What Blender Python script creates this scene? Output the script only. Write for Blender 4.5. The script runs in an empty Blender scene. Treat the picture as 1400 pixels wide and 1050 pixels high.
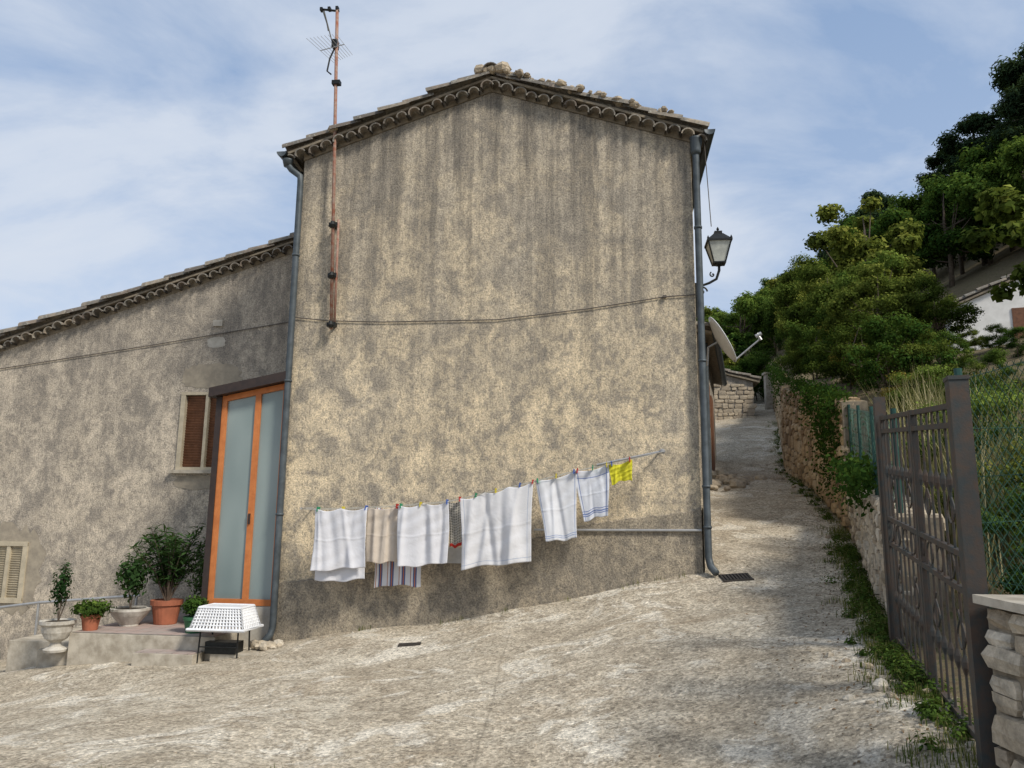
import bpy, math, random
import numpy as np
from mathutils import Vector, Matrix
random.seed(7); rng=np.random.default_rng(11)
scene=bpy.context.scene
COL=scene.collection
PHI=math.radians(7.2)
O=(2.4,9.75)
def G2W(s,t): return (O[0]+s*math.cos(PHI)+t*math.sin(PHI), O[1]-s*math.sin(PHI)+t*math.cos(PHI))

# ------------------------------------------------------------------ materials
def new_mat(name):
    m=bpy.data.materials.new(name); m.use_nodes=True
    nt=m.node_tree; b=nt.nodes["Principled BSDF"]
    b.inputs["Roughness"].default_value=0.85
    b.inputs["Specular IOR Level"].default_value=0.25
    return m,nt,b
def coords(nt,scale=(1,1,1),kind="Object"):
    tc=nt.nodes.new("ShaderNodeTexCoord"); mp=nt.nodes.new("ShaderNodeMapping")
    mp.inputs["Scale"].default_value=scale
    nt.links.new(tc.outputs[kind],mp.inputs[0]); return mp.outputs[0]
def noise(nt,vec,scale,detail=4,rough=0.55,dist=0.0):
    n=nt.nodes.new("ShaderNodeTexNoise"); n.inputs["Scale"].default_value=scale
    n.inputs["Detail"].default_value=detail; n.inputs["Roughness"].default_value=rough
    n.inputs["Distortion"].default_value=dist
    nt.links.new(vec,n.inputs["Vector"]); return n.outputs["Fac"]
def voro(nt,vec,scale,feature='F1',out="Distance"):
    n=nt.nodes.new("ShaderNodeTexVoronoi"); n.feature=feature; n.inputs["Scale"].default_value=scale
    nt.links.new(vec,n.inputs["Vector"]); return n.outputs[out]
def ramp(nt,fac,stops):
    r=nt.nodes.new("ShaderNodeValToRGB"); cr=r.color_ramp
    while len(cr.elements)<len(stops): cr.elements.new(0.5)
    for el,(p,c) in zip(cr.elements,stops):
        el.position=p
        if not isinstance(c,(tuple,list)): c=(c,c,c)
        el.color=(c[0],c[1],c[2],1)
    nt.links.new(fac,r.inputs[0]); return r.outputs[0]
def mix(nt,fac,a,b,mode='MIX'):
    m=nt.nodes.new("ShaderNodeMixRGB"); m.blend_type=mode
    for i,x in ((0,fac),(1,a),(2,b)):
        if isinstance(x,bpy.types.NodeSocket): nt.links.new(x,m.inputs[i])
        elif isinstance(x,(tuple,list)): m.inputs[i].default_value=(x[0],x[1],x[2],1)
        else: m.inputs[i].default_value=x if i==0 else (x,x,x,1)
    return m.outputs[0]
def mth(nt,op,a,b=None,clamp=False):
    m=nt.nodes.new("ShaderNodeMath"); m.operation=op; m.use_clamp=clamp
    for i,x in ((0,a),(1,b)):
        if x is None: continue
        if isinstance(x,bpy.types.NodeSocket): nt.links.new(x,m.inputs[i])
        else: m.inputs[i].default_value=x
    return m.outputs[0]
def bump(nt,b,h,strength=0.5,dist=0.02):
    n=nt.nodes.new("ShaderNodeBump"); n.inputs["Strength"].default_value=strength; n.inputs["Distance"].default_value=dist
    nt.links.new(h,n.inputs["Height"]); nt.links.new(n.outputs[0],b.inputs["Normal"])
def sep(nt,vec):
    s=nt.nodes.new("ShaderNodeSeparateXYZ"); nt.links.new(vec,s.inputs[0]); return s.outputs
def attr(nt,name="tone"):
    a=nt.nodes.new("ShaderNodeAttribute"); a.attribute_name=name; return a.outputs["Fac"]
def setc(nt,b,c): nt.links.new(c,b.inputs["Base Color"])

def simple(name,c1,c2=None,scale=8,rough=0.7,metal=0.0,bmp=0.2,bs=60):
    m,nt,b=new_mat(name); v=coords(nt)
    if c2 is None: c2=tuple(x*0.75 for x in c1)
    n=noise(nt,v,scale,5,0.6)
    setc(nt,b,ramp(nt,n,[(0.35,c2),(0.65,c1)]))
    b.inputs["Roughness"].default_value=rough; b.inputs["Metallic"].default_value=metal
    if bmp: bump(nt,b,noise(nt,v,bs,3,0.6),bmp,0.004)
    return m

def stucco(name,ochre,grey,dark,ztop,top_dark=0.65,streak=1.0,speck=1.0):
    m,nt,b=new_mat(name); v=coords(nt)
    big=noise(nt,v,0.5,5,0.6,0.3)
    col=ramp(nt,big,[(0.32,grey),(0.56,ochre)])
    z=sep(nt,coords(nt))[2]
    h=mth(nt,'DIVIDE',z,ztop)
    h=mth(nt,'ADD',h,mth(nt,'MULTIPLY',mth(nt,'SUBTRACT',noise(nt,coords(nt,(1,1,.35)),0.8,5),0.5),0.8))
    hm=ramp(nt,h,[(0.40,0.06),(0.68,0.62),(1.0,1.0)])
    col=mix(nt,mth(nt,'MULTIPLY',hm,0.85),col,grey)
    blv=coords(nt,(1,1,0.75))
    bl=noise(nt,blv,4.4,8,0.74,0.25)
    col=mix(nt,ramp(nt,bl,[(0.46,0.0),(0.52,0.5),(0.59,0.9)]),col,mix(nt,0.5,grey,dark))
    bs_=noise(nt,blv,15,6,0.78,0.15)
    col=mix(nt,ramp(nt,bs_,[(0.50,0.0),(0.58,0.7)]),col,mix(nt,0.5,grey,dark))
    bl2=noise(nt,coords(nt,(1,1,0.8)),2.1,7,0.70,0.5)
    lm=mth(nt,'MULTIPLY',ramp(nt,bl2,[(0.48,0.0),(0.60,0.85)]),mth(nt,'SUBTRACT',1.0,mth(nt,'MULTIPLY',hm,0.7)))
    lm=mth(nt,'MULTIPLY',lm,ramp(nt,bs_,[(0.46,1.0),(0.56,0.35)]))
    col=mix(nt,lm,col,tuple(min(1,x*1.3) for x in ochre))
    st=noise(nt,coords(nt,(2.4,2.4,0.16)),1.6,7,0.65,0.15)
    st2=noise(nt,coords(nt,(8,8,0.35)),1.0,6,0.65,0.1)
    st3=noise(nt,coords(nt,(26,26,1.3)),1.0,4,0.6,0.0)
    sf=ramp(nt,st,[(0.46,0.0),(0.60,1.0)])
    sf=mix(nt,0.7,sf,ramp(nt,st2,[(0.47,0.0),(0.62,1.0)]),'SCREEN')
    sf=mix(nt,0.5,sf,ramp(nt,st3,[(0.35,0.35),(0.6,1.3)]),'MULTIPLY')
    f=mth(nt,'MULTIPLY',mth(nt,'MULTIPLY',sf,hm),top_dark*streak,True)
    col=mix(nt,f,col,dark)
    sl=noise(nt,coords(nt,(5,5,0.3)),1.3,5,0.6,0.1)
    col=mix(nt,ramp(nt,sl,[(0.60,0.0),(0.70,0.3)]),col,tuple(min(1,x*1.15) for x in ochre))
    g=noise(nt,v,42,3,0.75); g2=noise(nt,v,110,2,0.6)
    col=mix(nt,0.75*speck,col,ramp(nt,g,[(0.34,0.42),(0.5,1.0),(0.66,1.35)]),'MULTIPLY')
    col=mix(nt,0.55*speck,col,ramp(nt,g2,[(0.32,0.55),(0.65,1.35)]),'MULTIPLY')
    setc(nt,b,col); b.inputs["Roughness"].default_value=0.95; b.inputs["Specular IOR Level"].default_value=0.08
    hh=mix(nt,0.4,g,g2); hh=mix(nt,0.35,hh,bs_,'SUBTRACT')
    bump(nt,b,hh,0.85,0.02)
    return m
M_stucco=stucco("roughcast_plaster",(0.64,0.525,0.355),(0.41,0.362,0.292),(0.135,0.122,0.105),7.4,.8)
M_stucco2=stucco("roughcast_plaster_grey",(0.50,0.43,0.335),(0.365,0.323,0.268),(0.14,0.127,0.112),6.5,0.6)
M_plinth=stucco("plinth_plaster",(0.36,0.305,0.225),(0.255,0.225,0.18),(0.125,0.112,0.096),9,0.3)
M_patch=simple("repair_plaster",(0.36,0.31,0.235),(0.26,0.225,0.175),9,0.95,0,0.6,50)
M_patchL=simple("light_plaster",(0.46,0.43,0.37),(0.34,0.31,0.26),9,0.95,0,0.6,50)

def tile_mat():
    m,nt,b=new_mat("clay_roof_tile"); v=coords(nt)
    t=attr(nt)
    col=ramp(nt,t,[(0.0,(0.12,0.10,0.085)),(0.4,(0.22,0.175,0.135)),(0.7,(0.20,0.175,0.145)),(1.0,(0.29,0.24,0.18))])
    col=mix(nt,ramp(nt,noise(nt,v,9,6,0.65),[(0.42,0),(0.6,0.8)]),col,(0.13,0.125,0.11))
    col=mix(nt,ramp(nt,noise(nt,v,25,4,0.65),[(0.56,0),(0.64,0.75)]),col,(0.34,0.33,0.28))
    setc(nt,b,col); bump(nt,b,noise(nt,v,40,4),0.5,0.008); return m
M_tile=tile_mat()
def stone_mat(name,stops,lich=(0.13,0.12,0.105)):
    m,nt,b=new_mat(name); v=coords(nt); t=attr(nt)
    col=ramp(nt,t,stops)
    n=noise(nt,v,7,6,0.65)
    col=mix(nt,ramp(nt,n,[(0.48,0),(0.68,0.55)]),col,lich)
    col=mix(nt,0.6,col,ramp(nt,noise(nt,v,35,4,0.7),[(0.3,0.6),(0.7,1.25)]),'MULTIPLY')
    setc(nt,b,col); bump(nt,b,mix(nt,0.5,n,noise(nt,v,30,5,0.7)),0.9,0.025); return m
M_stone=stone_mat("limestone",[(0,(0.32,0.26,0.19)),(0.5,(0.48,0.40,0.29)),(1,(0.60,0.54,0.44))])
M_stoneO=stone_mat("ochre_limestone",[(0,(0.27,0.19,0.115)),(0.5,(0.48,0.35,0.205)),(1,(0.58,0.47,0.32))],(0.14,0.115,0.08))
M_mortar=simple("mortar",(0.27,0.225,0.165),(0.16,0.135,0.10),12,0.95,0,0.8,40)
M_conc=simple("worn_concrete",(0.50,0.45,0.365),(0.31,0.27,0.21),7,0.95,0,0.7,45)
M_pipe=simple("painted_gutter_metal",(0.085,0.10,0.11),(0.05,0.06,0.065),7,0.5,0.1,0.1)
M_rust=simple("rusty_steel",(0.27,0.10,0.06),(0.34,0.25,0.20),14,0.8,0.1,0.4,60)
M_iron=simple("dark_iron",(0.07,0.06,0.052),(0.04,0.036,0.032),20,0.7,0.4,0.3,80)
M_black=simple("black_metal",(0.03,0.032,0.03),(0.02,0.02,0.02),20,0.45,0.5,0.1)
M_greenwire=simple("green_plastic_wire",(0.03,0.09,0.06),(0.02,0.06,0.04),20,0.5,0,0)
M_greenpost=simple("green_fence_post",(0.03,0.085,0.07),(0.02,0.055,0.05),12,0.5,0.2,0.1)
M_gate=simple("weathered_gate_paint",(0.045,0.052,0.052),(0.08,0.056,0.042),14,0.65,0.1,0.3,90)
M_alu=simple("grey_aluminium",(0.45,0.45,0.44),(0.35,0.35,0.35),10,0.4,0.5,0.05)
M_rope=simple("rope",(0.5,0.48,0.42),None,30,0.9,0,0)
M_cable=simple("grey_cable",(0.12,0.105,0.09),None,10,0.8,0,0)
M_orange=simple("orange_wood_frame",(0.54,0.19,0.06),(0.44,0.145,0.045),9,0.45,0,0.1,30)
M_brownfr=simple("dark_brown_metal",(0.05,0.035,0.03),(0.035,0.027,0.025),9,0.45,0.1,0.05)
M_cream=simple("cream_window_frame",(0.50,0.43,0.31),(0.38,0.33,0.24),9,0.6,0,0.1)
M_wood=simple("brown_shutter_wood",(0.19,0.085,0.045),(0.12,0.055,0.03),12,0.55,0,0.2)
M_dark=simple("dark_interior",(0.02,0.02,0.02),None,5,0.9,0,0)
M_terra=simple("terracotta",(0.38,0.13,0.07),(0.28,0.10,0.055),9,0.85,0,0.2)
M_potgreen=simple("green_plastic_pot",(0.04,0.13,0.06),None,9,0.5,0,0)
M_white=simple("white_plastic",(0.72,0.73,0.74),(0.62,0.63,0.65),6,0.4,0,0)
M_whitestone=simple("white_cast_stone",(0.55,0.52,0.46),(0.33,0.30,0.25),10,0.9,0,0.5,60)
M_whitewall=simple("white_wall_paint",(0.78,0.76,0.72),(0.64,0.62,0.58),3,0.9,0,0.3,40)
M_soil=simple("potting_soil",(0.06,0.045,0.03),None,20,0.95,0,0.5)
M_bark=simple("bark",(0.13,0.10,0.075),(0.07,0.055,0.04),10,0.95,0,0.9,30)
def glass_mat():
    m,nt,b=new_mat("frosted_glass"); v=coords(nt)
    c=ramp(nt,noise(nt,coords(nt,(1.2,1.2,0.5)),1.1,2),[(0.3,(0.15,0.195,0.19)),(0.7,(0.26,0.31,0.295))])
    setc(nt,b,c); b.inputs["Roughness"].default_value=0.22; b.inputs["Specular IOR Level"].default_value=0.6
    bump(nt,b,noise(nt,v,140,2),0.15,0.002); return m
M_glass=glass_mat()
M_lampglass=simple("lamp_glass",(0.55,0.56,0.5),(0.35,0.36,0.33),8,0.15,0,0)
def floor_tile_mat():
    m,nt,b=new_mat("terrace_tiles"); v=coords(nt)
    br=nt.nodes.new("ShaderNodeTexBrick"); nt.links.new(v,br.inputs["Vector"]); br.offset=0
    br.inputs["Scale"].default_value=1.0; br.inputs["Brick Width"].default_value=0.2; br.inputs["Row Height"].default_value=0.2
    br.inputs["Mortar Size"].default_value=0.006
    br.inputs["Color1"].default_value=(0.40,0.29,0.25,1); br.inputs["Color2"].default_value=(0.33,0.26,0.23,1); br.inputs["Mortar"].default_value=(0.18,0.16,0.14,1)
    col=mix(nt,ramp(nt,noise(nt,v,6,5),[(0.4,0),(0.7,0.6)]),br.outputs[0],(0.36,0.33,0.29)); setc(nt,b,col); return m
M_ftile=floor_tile_mat()

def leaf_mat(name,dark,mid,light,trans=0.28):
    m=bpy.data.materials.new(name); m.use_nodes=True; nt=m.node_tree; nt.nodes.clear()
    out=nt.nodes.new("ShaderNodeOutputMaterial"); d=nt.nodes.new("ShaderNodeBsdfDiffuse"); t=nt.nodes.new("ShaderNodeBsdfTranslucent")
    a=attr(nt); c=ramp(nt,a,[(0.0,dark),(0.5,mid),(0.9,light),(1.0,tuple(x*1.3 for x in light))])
    oi=nt.nodes.new("ShaderNodeObjectInfo")
    hs=nt.nodes.new("ShaderNodeHueSaturation"); nt.links.new(c,hs.inputs["Color"])
    nt.links.new(mth(nt,'ADD',mth(nt,'MULTIPLY',oi.outputs["Random"],-0.05),0.525),hs.inputs["Hue"])
    nt.links.new(mth(nt,'ADD',mth(nt,'MULTIPLY',oi.outputs["Random"],0.7),0.6),hs.inputs["Value"])
    c=hs.outputs[0]
    nt.links.new(c,d.inputs[0]); nt.links.new(mix(nt,0.35,c,(0.20,0.27,0.03)),t.inputs[0])
    m1=nt.nodes.new("ShaderNodeMixShader"); m1.inputs[0].default_value=trans
    nt.links.new(d.outputs[0],m1.inputs[1]); nt.links.new(t.outputs[0],m1.inputs[2]); nt.links.new(m1.outputs[0],out.inputs[0])
    return m
M_leafA=leaf_mat("broad_leaves",(0.018,0.038,0.010),(0.065,0.12,0.024),(0.16,0.23,0.045))
M_leafB=leaf_mat("olive_leaves",(0.03,0.045,0.012),(0.12,0.155,0.03),(0.27,0.28,0.06))
M_leafY=leaf_mat("yellowing_leaves",(0.09,0.08,0.02),(0.24,0.20,0.04),(0.42,0.30,0.07))
M_leafC=leaf_mat("conifer_needles",(0.010,0.020,0.012),(0.028,0.052,0.026),(0.06,0.095,0.04),0.12)
M_leafD=leaf_mat("pot_plant_leaves",(0.02,0.045,0.015),(0.045,0.09,0.03),(0.09,0.16,0.05))
M_grass=leaf_mat("grass_blades",(0.04,0.065,0.015),(0.09,0.12,0.03),(0.26,0.24,0.10))
M_straw=leaf_mat("dry_reed",(0.16,0.15,0.06),(0.32,0.28,0.13),(0.50,0.43,0.25))

# ------------------------------------------------------------------ mesh builder
class MB:
    def __init__(s): s.v=[]; s.f=[]; s.m=[]; s.t=[]
    def add(s,vs,fs,mi=0,tone=0.5):
        n=len(s.v); s.v+= [tuple(v) for v in vs]; s.t+=[tone]*len(vs)
        for f in fs: s.f.append(tuple(n+i for i in f)); s.m.append(mi)
    def box(s,c,size,mi=0,rot=None,tone=0.5):
        hx,hy,hz=[k/2 for k in size]
        vs=[Vector((x,y,z)) for x in(-hx,hx) for y in(-hy,hy) for z in(-hz,hz)]
        if rot is not None: vs=[rot@v for v in vs]
        vs=[v+Vector(c) for v in vs]
        s.add(vs,[(0,1,3,2),(4,6,7,5),(0,4,5,1),(2,3,7,6),(0,2,6,4),(1,5,7,3)],mi,tone)
    def bb(s,x0,x1,y0,y1,z0,z1,mi=0,tone=0.5): s.box(((x0+x1)/2,(y0+y1)/2,(z0+z1)/2),(x1-x0,y1-y0,z1-z0),mi,None,tone)
    def tube(s,pts,r,seg=8,mi=0,tone=0.5,caps=True):
        pts=[Vector(p) for p in pts]; n=len(pts)
        rs=r if isinstance(r,(list,tuple)) else [r]*n
        prev=None; vs=[]
        for i,p in enumerate(pts):
            d=(pts[min(i+1,n-1)]-pts[max(i-1,0)]).normalized()
            if prev is None:
                a=Vector((0,0,1)) if abs(d.z)<0.9 else Vector((1,0,0)); u=d.cross(a).normalized()
            else: u=(prev-d*prev.dot(d)).normalized()
            prev=u; w=d.cross(u)
            for k in range(seg):
                an=2*math.pi*k/seg; vs.append(p+(u*math.cos(an)+w*math.sin(an))*rs[i])
        fs=[]
        for i in range(n-1):
            for k in range(seg):
                k2=(k+1)%seg; fs.append((i*seg+k,i*seg+k2,(i+1)*seg+k2,(i+1)*seg+k))
        if caps: fs.append(tuple(range(seg-1,-1,-1))); fs.append(tuple((n-1)*seg+k for k in range(seg)))
        s.add(vs,fs,mi,tone)
    def lathe(s,c,prof,seg=20,mi=0,tone=0.5):
        vs=[];fs=[]
        for r,z in prof:
            for k in range(seg):
                a=2*math.pi*k/seg; vs.append((c[0]+r*math.cos(a),c[1]+r*math.sin(a),c[2]+z))
        for i in range(len(prof)-1):
            for k in range(seg):
                k2=(k+1)%seg; fs.append((i*seg+k,i*seg+k2,(i+1)*seg+k2,(i+1)*seg+k))
        fs.append(tuple(range(seg-1,-1,-1))); fs.append(tuple((len(prof)-1)*seg+k for k in range(seg)))
        s.add(vs,fs,mi,tone)
    def poly(s,pts,y0,y1,mi=0,tone=0.5):
        n=len(pts); vs=[(p[0],y0,p[1]) for p in pts]+[(p[0],y1,p[1]) for p in pts]
        fs=[tuple(range(n)),tuple(range(2*n-1,n-1,-1))]+[(i,i+n,(i+1)%n+n,(i+1)%n) for i in range(n)]
        s.add(vs,fs,mi,tone)
    def obj(s,name,mats,parent=None,smooth=False,loc=None):
        me=bpy.data.meshes.new(name); me.from_pydata(s.v,[],s.f); 
        for m in mats: me.materials.append(m)
        me.polygons.foreach_set("material_index",s.m)
        if smooth: me.polygons.foreach_set("use_smooth",[True]*len(s.f))
        a=me.attributes.new("tone",'FLOAT','POINT'); a.data.foreach_set("value",s.t)
        me.update()
        o=bpy.data.objects.new(name,me); COL.objects.link(o)
        if parent: o.parent=parent
        if loc: o.location=loc
        return o
def empty(name,loc=(0,0,0),rz=0):
    e=bpy.data.objects.new(name,None); COL.objects.link(e); e.location=loc; e.rotation_euler=(0,0,rz); e.empty_display_size=0.3; return e
def recalc(o):
    import bmesh
    bm=bmesh.new(); bm.from_mesh(o.data); bmesh.ops.recalc_face_normals(bm,faces=bm.faces); bm.to_mesh(o.data); bm.free()

# ------------------------------------------------------------------ terrain
def rbf(pts,c=1.2):
    P=np.array([(a,b) for a,b,_ in pts],float); Z=np.array([z for *_,z in pts],float)
    n=len(P); D=np.sqrt(((P[:,None]-P[None])**2).sum(-1)+c*c)
    A=np.zeros((n+3,n+3)); A[:n,:n]=D; A[:n,n]=1; A[:n,n+1:]=P; A[n,:n]=1; A[n+1:,:n]=P.T
    w=np.linalg.solve(A,np.concatenate([Z,[0,0,0]]))
    def f(x,y):
        x=np.asarray(x,float); y=np.asarray(y,float); sh=x.shape; x=x.ravel(); y=y.ravel()
        r=w[n]+w[n+1]*x+w[n+2]*y
        for i in range(n): r=r+w[i]*np.sqrt((x-P[i,0])**2+(y-P[i,1])**2+c*c)
        return r.reshape(sh)
    return f
road_pts=[(0,0,0),(0,2.5,0.0),(0,5,.05),(-3.1,5,0.0),(1.43,4.5,.24),(2.16,4,.42),(2.36,4.7,.55),(2.8,6,.68),(3.36,7,.8),(4.3,9.6,1.12),(4.65,11,1.33),
 (2.0,2,.15),(2.3,0,.1),
 (2.4,9.75,.98),(2.75,9.4,.92),(1.67,9.84,.83),(.5,9.99,.56),(-.89,10.17,.29),(-2.33,10.35,.10),(-3.06,10.44,-.06),(-1.15,9.3,.14),(0.5,8,.32),(2,7.5,.62),
 (-3.66,9.7,-.15),(-4.5,9.6,-.22),(-5.54,9.9,-.3),(-6.1,10.1,-.38),(-5.64,9,-.42),(-7.57,12,-.66),(-9,11.5,-.75),(-12,12,-1.2),(-12,5,-.9),(-6,4,-.25),(-6,0,-.3),(-12,0,-.9),
 (-3.5,13,0.0),(0,14,.9),(3.1,12.5,1.52),(4.3,17,2.45),(6.3,18,2.65),(7,25,4.5),(10.9,32.5,6.3),(7.5,32,6.3),(14,42,8.5),(2,25,4.0),(-5,25,2.5),(-12,25,0),
 (0,-20,-1.5),(0,-60,-6),(-40,10,-6),(-40,60,-3),(-90,0,-18),(-90,120,-12),(0,60,9),(0,150,22),(30,60,14),(30,-60,-2),(10,-5,.6),(60,0,12),(60,150,34),(150,0,30),(150,150,50),(-150,-150,-40),(150,-150,0)]
hill_pts=[(2.6,1,.95),(2.7,3,1.0),(3.0,4.2,.85),(3.1,5,.8),(5,5,1.1),(3.6,7,1.45),(4.3,8.5,1.8),(5.5,11.2,2.7),(5.9,12.5,3.2),(6.9,17,4.6),(7.6,20,5.2),(11.6,32,8.3),(15,42,10.5),
 (8,8,2.9),(9,12,4.3),(13.5,22,6.4),(18,22,8.5),(24,22,12),(21,30,12.5),(23,38,14),(24,50,15),(20,55,14),(17,60,13),(40,40,26),(60,40,36),(40,10,17),(20,0,6),(60,0,24),(60,90,42),(30,80,22),
 (5,0,1.2),(10,-5,1.5),(20,-30,2),(60,-60,8),(0,60,9),(0,150,22),(60,150,44),(150,0,50),(150,150,75),(150,-150,10),(0,-60,-6)]
fR=rbf(road_pts); fH=rbf(hill_pts,2.0)
WL=[(2.55,-200),(2.5,-5),(2.5,3.8),(3.05,5.9),(5.15,11.4),(6.75,18.3),(11.4,32.5),(14.5,42),(14.5,200)]
def wallx(y): return np.interp(y,[p[1] for p in WL],[p[0] for p in WL])
def lump(x,y):
    r=np.sin(5.1*x+3*np.sin(2.7*y))*np.sin(6.3*y+2*np.sin(3.9*x))*.006+np.sin(13*x+2.1*y+np.sin(9*y))*np.sin(11.7*y-1.9*x)*.004
    return 0.014*np.sin(3.1*x+1.7*y)*np.sin(2.3*y-1.1*x)+r*(1+3*np.clip((y-12)/4,0,1))
def height(x,y):
    x=np.asarray(x,float); y=np.asarray(y,float)
    d=x-wallx(y)-0.05
    k=np.clip(d/0.12,0,1); k=k*k*(3-2*k)
    k=np.where((y>43)|(y<-3),np.clip((x-2.5)/6,0,1),k)
    return fR(x,y)*(1-k)+fH(x,y)*k+lump(x,y)
def hz(x,y): return float(height(np.array([x]),np.array([y]))[0])
def axis(segs):
    out=[]
    for a,b,st in segs: out+=list(np.arange(a,b-1e-6,st))
    out.append(segs[-1][1]); return np.array(out)
xs=axis([(-400,-100,50),(-100,-20,8),(-20,-8,1),(-8,7.2,0.08),(7.2,15,0.4),(15,60,2),(60,120,10),(120,400,40)])
ys=axis([(-400,-60,40),(-60,-4,5),(-4,2,0.5),(2,13,0.08),(13,24,0.2),(24,44,0.6),(44,100,4),(100,400,30)])
XX,YY=np.meshgrid(xs,ys)
ZZ=height(np.clip(XX,-150,150),np.clip(YY,-150,150))
nx,ny=len(xs),len(ys)
me=bpy.data.meshes.new("ground")
co=np.stack([XX,YY,ZZ],-1).reshape(-1,3)
idx=np.arange(nx*ny).reshape(ny,nx)
q=np.stack([idx[:-1,:-1],idx[:-1,1:],idx[1:,1:],idx[1:,:-1]],-1).reshape(-1,4)
me.vertices.add(len(co)); me.vertices.foreach_set("co",co.ravel())
me.loops.add(q.size); me.loops.foreach_set("vertex_index",q.ravel())
me.polygons.add(len(q)); me.polygons.foreach_set("loop_start",np.arange(len(q))*4); me.polygons.foreach_set("loop_total",np.full(len(q),4))
me.polygons.foreach_set("use_smooth",np.ones(len(q),bool)); me.update(calc_edges=True); me.validate()
X=co[:,0]; Y=co[:,1]
dw=X-wallx(Y)
veg=np.clip((dw+0.5)/0.5,0,1)
veg=np.where(Y>44,np.clip((X+10)/20,0,1),veg)
veg=np.where(X<-18,1,veg); veg=np.where(Y<-15,1,veg)
lane_shade=np.clip(1-np.abs(dw+1.05)/0.75,0,1)*np.clip((11-Y)/3,0,1)  # tree shade along the lane's right side, painted into the ground colour
lane_shade=np.maximum(lane_shade,.5*np.clip((Y-11)/4,0,1))  # weaker darkening of the ground further up the lane
a=me.attributes.new("veg",'FLOAT','POINT'); a.data.foreach_set("value",veg)
a=me.attributes.new("lane_shade",'FLOAT','POINT'); a.data.foreach_set("value",lane_shade)
ground=bpy.data.objects.new("ground",me); COL.objects.link(ground)
def ground_mat():
    m,nt,b=new_mat("old_concrete_lane"); v=coords(nt)
    big=noise(nt,v,0.45,6,0.62,0.7)
    col=ramp(nt,big,[(0.32,(0.46,0.39,0.29)),(0.5,(0.58,0.505,0.39)),(0.68,(0.64,0.575,0.46))])
    mid=noise(nt,v,2.4,7,0.76,0.5)
    col=mix(nt,ramp(nt,mid,[(0.46,0),(0.54,0.4),(0.62,0.75)]),col,(0.34,0.285,0.21))
    m2=noise(nt,coords(nt,(1,1,1)),7.5,6,0.75,0.3)
    col=mix(nt,ramp(nt,m2,[(0.50,0),(0.60,0.55)]),col,(0.30,0.255,0.19))
    w1=noise(nt,v,1.05,7,0.74,0.9)
    col=mix(nt,ramp(nt,w1,[(0.53,0),(0.59,0.8)]),col,(0.74,0.68,0.57))
    col=mix(nt,ramp(nt,noise(nt,coords(nt,(1,1.6,1)),0.8,6,0.7,0.5),[(0.56,0),(0.68,0.45)]),col,(0.32,0.24,0.155))
    col=mix(nt,mth(nt,'MULTIPLY',attr(nt,"lane_shade"),0.4),col,(0.29,0.25,0.19))  # darkens the concrete colour by the painted shade mask
    vc=nt.nodes.new("ShaderNodeTexVoronoi"); vc.inputs["Scale"].default_value=52; nt.links.new(v,vc.inputs["Vector"])
    agg=sep(nt,vc.outputs["Color"])[0]
    col=mix(nt,0.85,col,ramp(nt,agg,[(0.0,0.55),(0.5,0.98),(0.85,1.12),(1.0,1.45)]),'MULTIPLY')
    fine=noise(nt,v,24,5,0.85); col=mix(nt,0.9,col,ramp(nt,fine,[(0.34,0.38),(0.5,1.0),(0.66,1.3)]),'MULTIPLY')
    cr=voro(nt,mix(nt,0.25,v,noise(nt,v,2.2,5),'ADD'),0.33,'DISTANCE_TO_EDGE')
    col=mix(nt,ramp(nt,cr,[(0.0,0.4),(0.004,0.0)]),col,(0.15,0.13,0.10))
    vg=attr(nt,"veg")
    vf=mth(nt,'ADD',vg,mth(nt,'MULTIPLY',mth(nt,'SUBTRACT',noise(nt,v,4,6,0.7),0.5),1.1))
    earth=ramp(nt,noise(nt,v,9,6,0.7),[(0.35,(0.12,0.095,0.06)),(0.52,(0.20,0.16,0.10)),(0.68,(0.085,0.10,0.035))])
    col=mix(nt,ramp(nt,vf,[(0.48,0),(0.68,1)]),col,earth)
    setc(nt,b,col); b.inputs["Roughness"].default_value=0.97; b.inputs["Specular IOR Level"].default_value=0.08
    h=mix(nt,0.7,mid,fine,'ADD'); h=mix(nt,0.25,h,agg,'ADD'); h=mix(nt,0.5,h,m2,'ADD')
    bump(nt,b,h,0.85,0.028); return m
me.materials.append(ground_mat())

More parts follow.
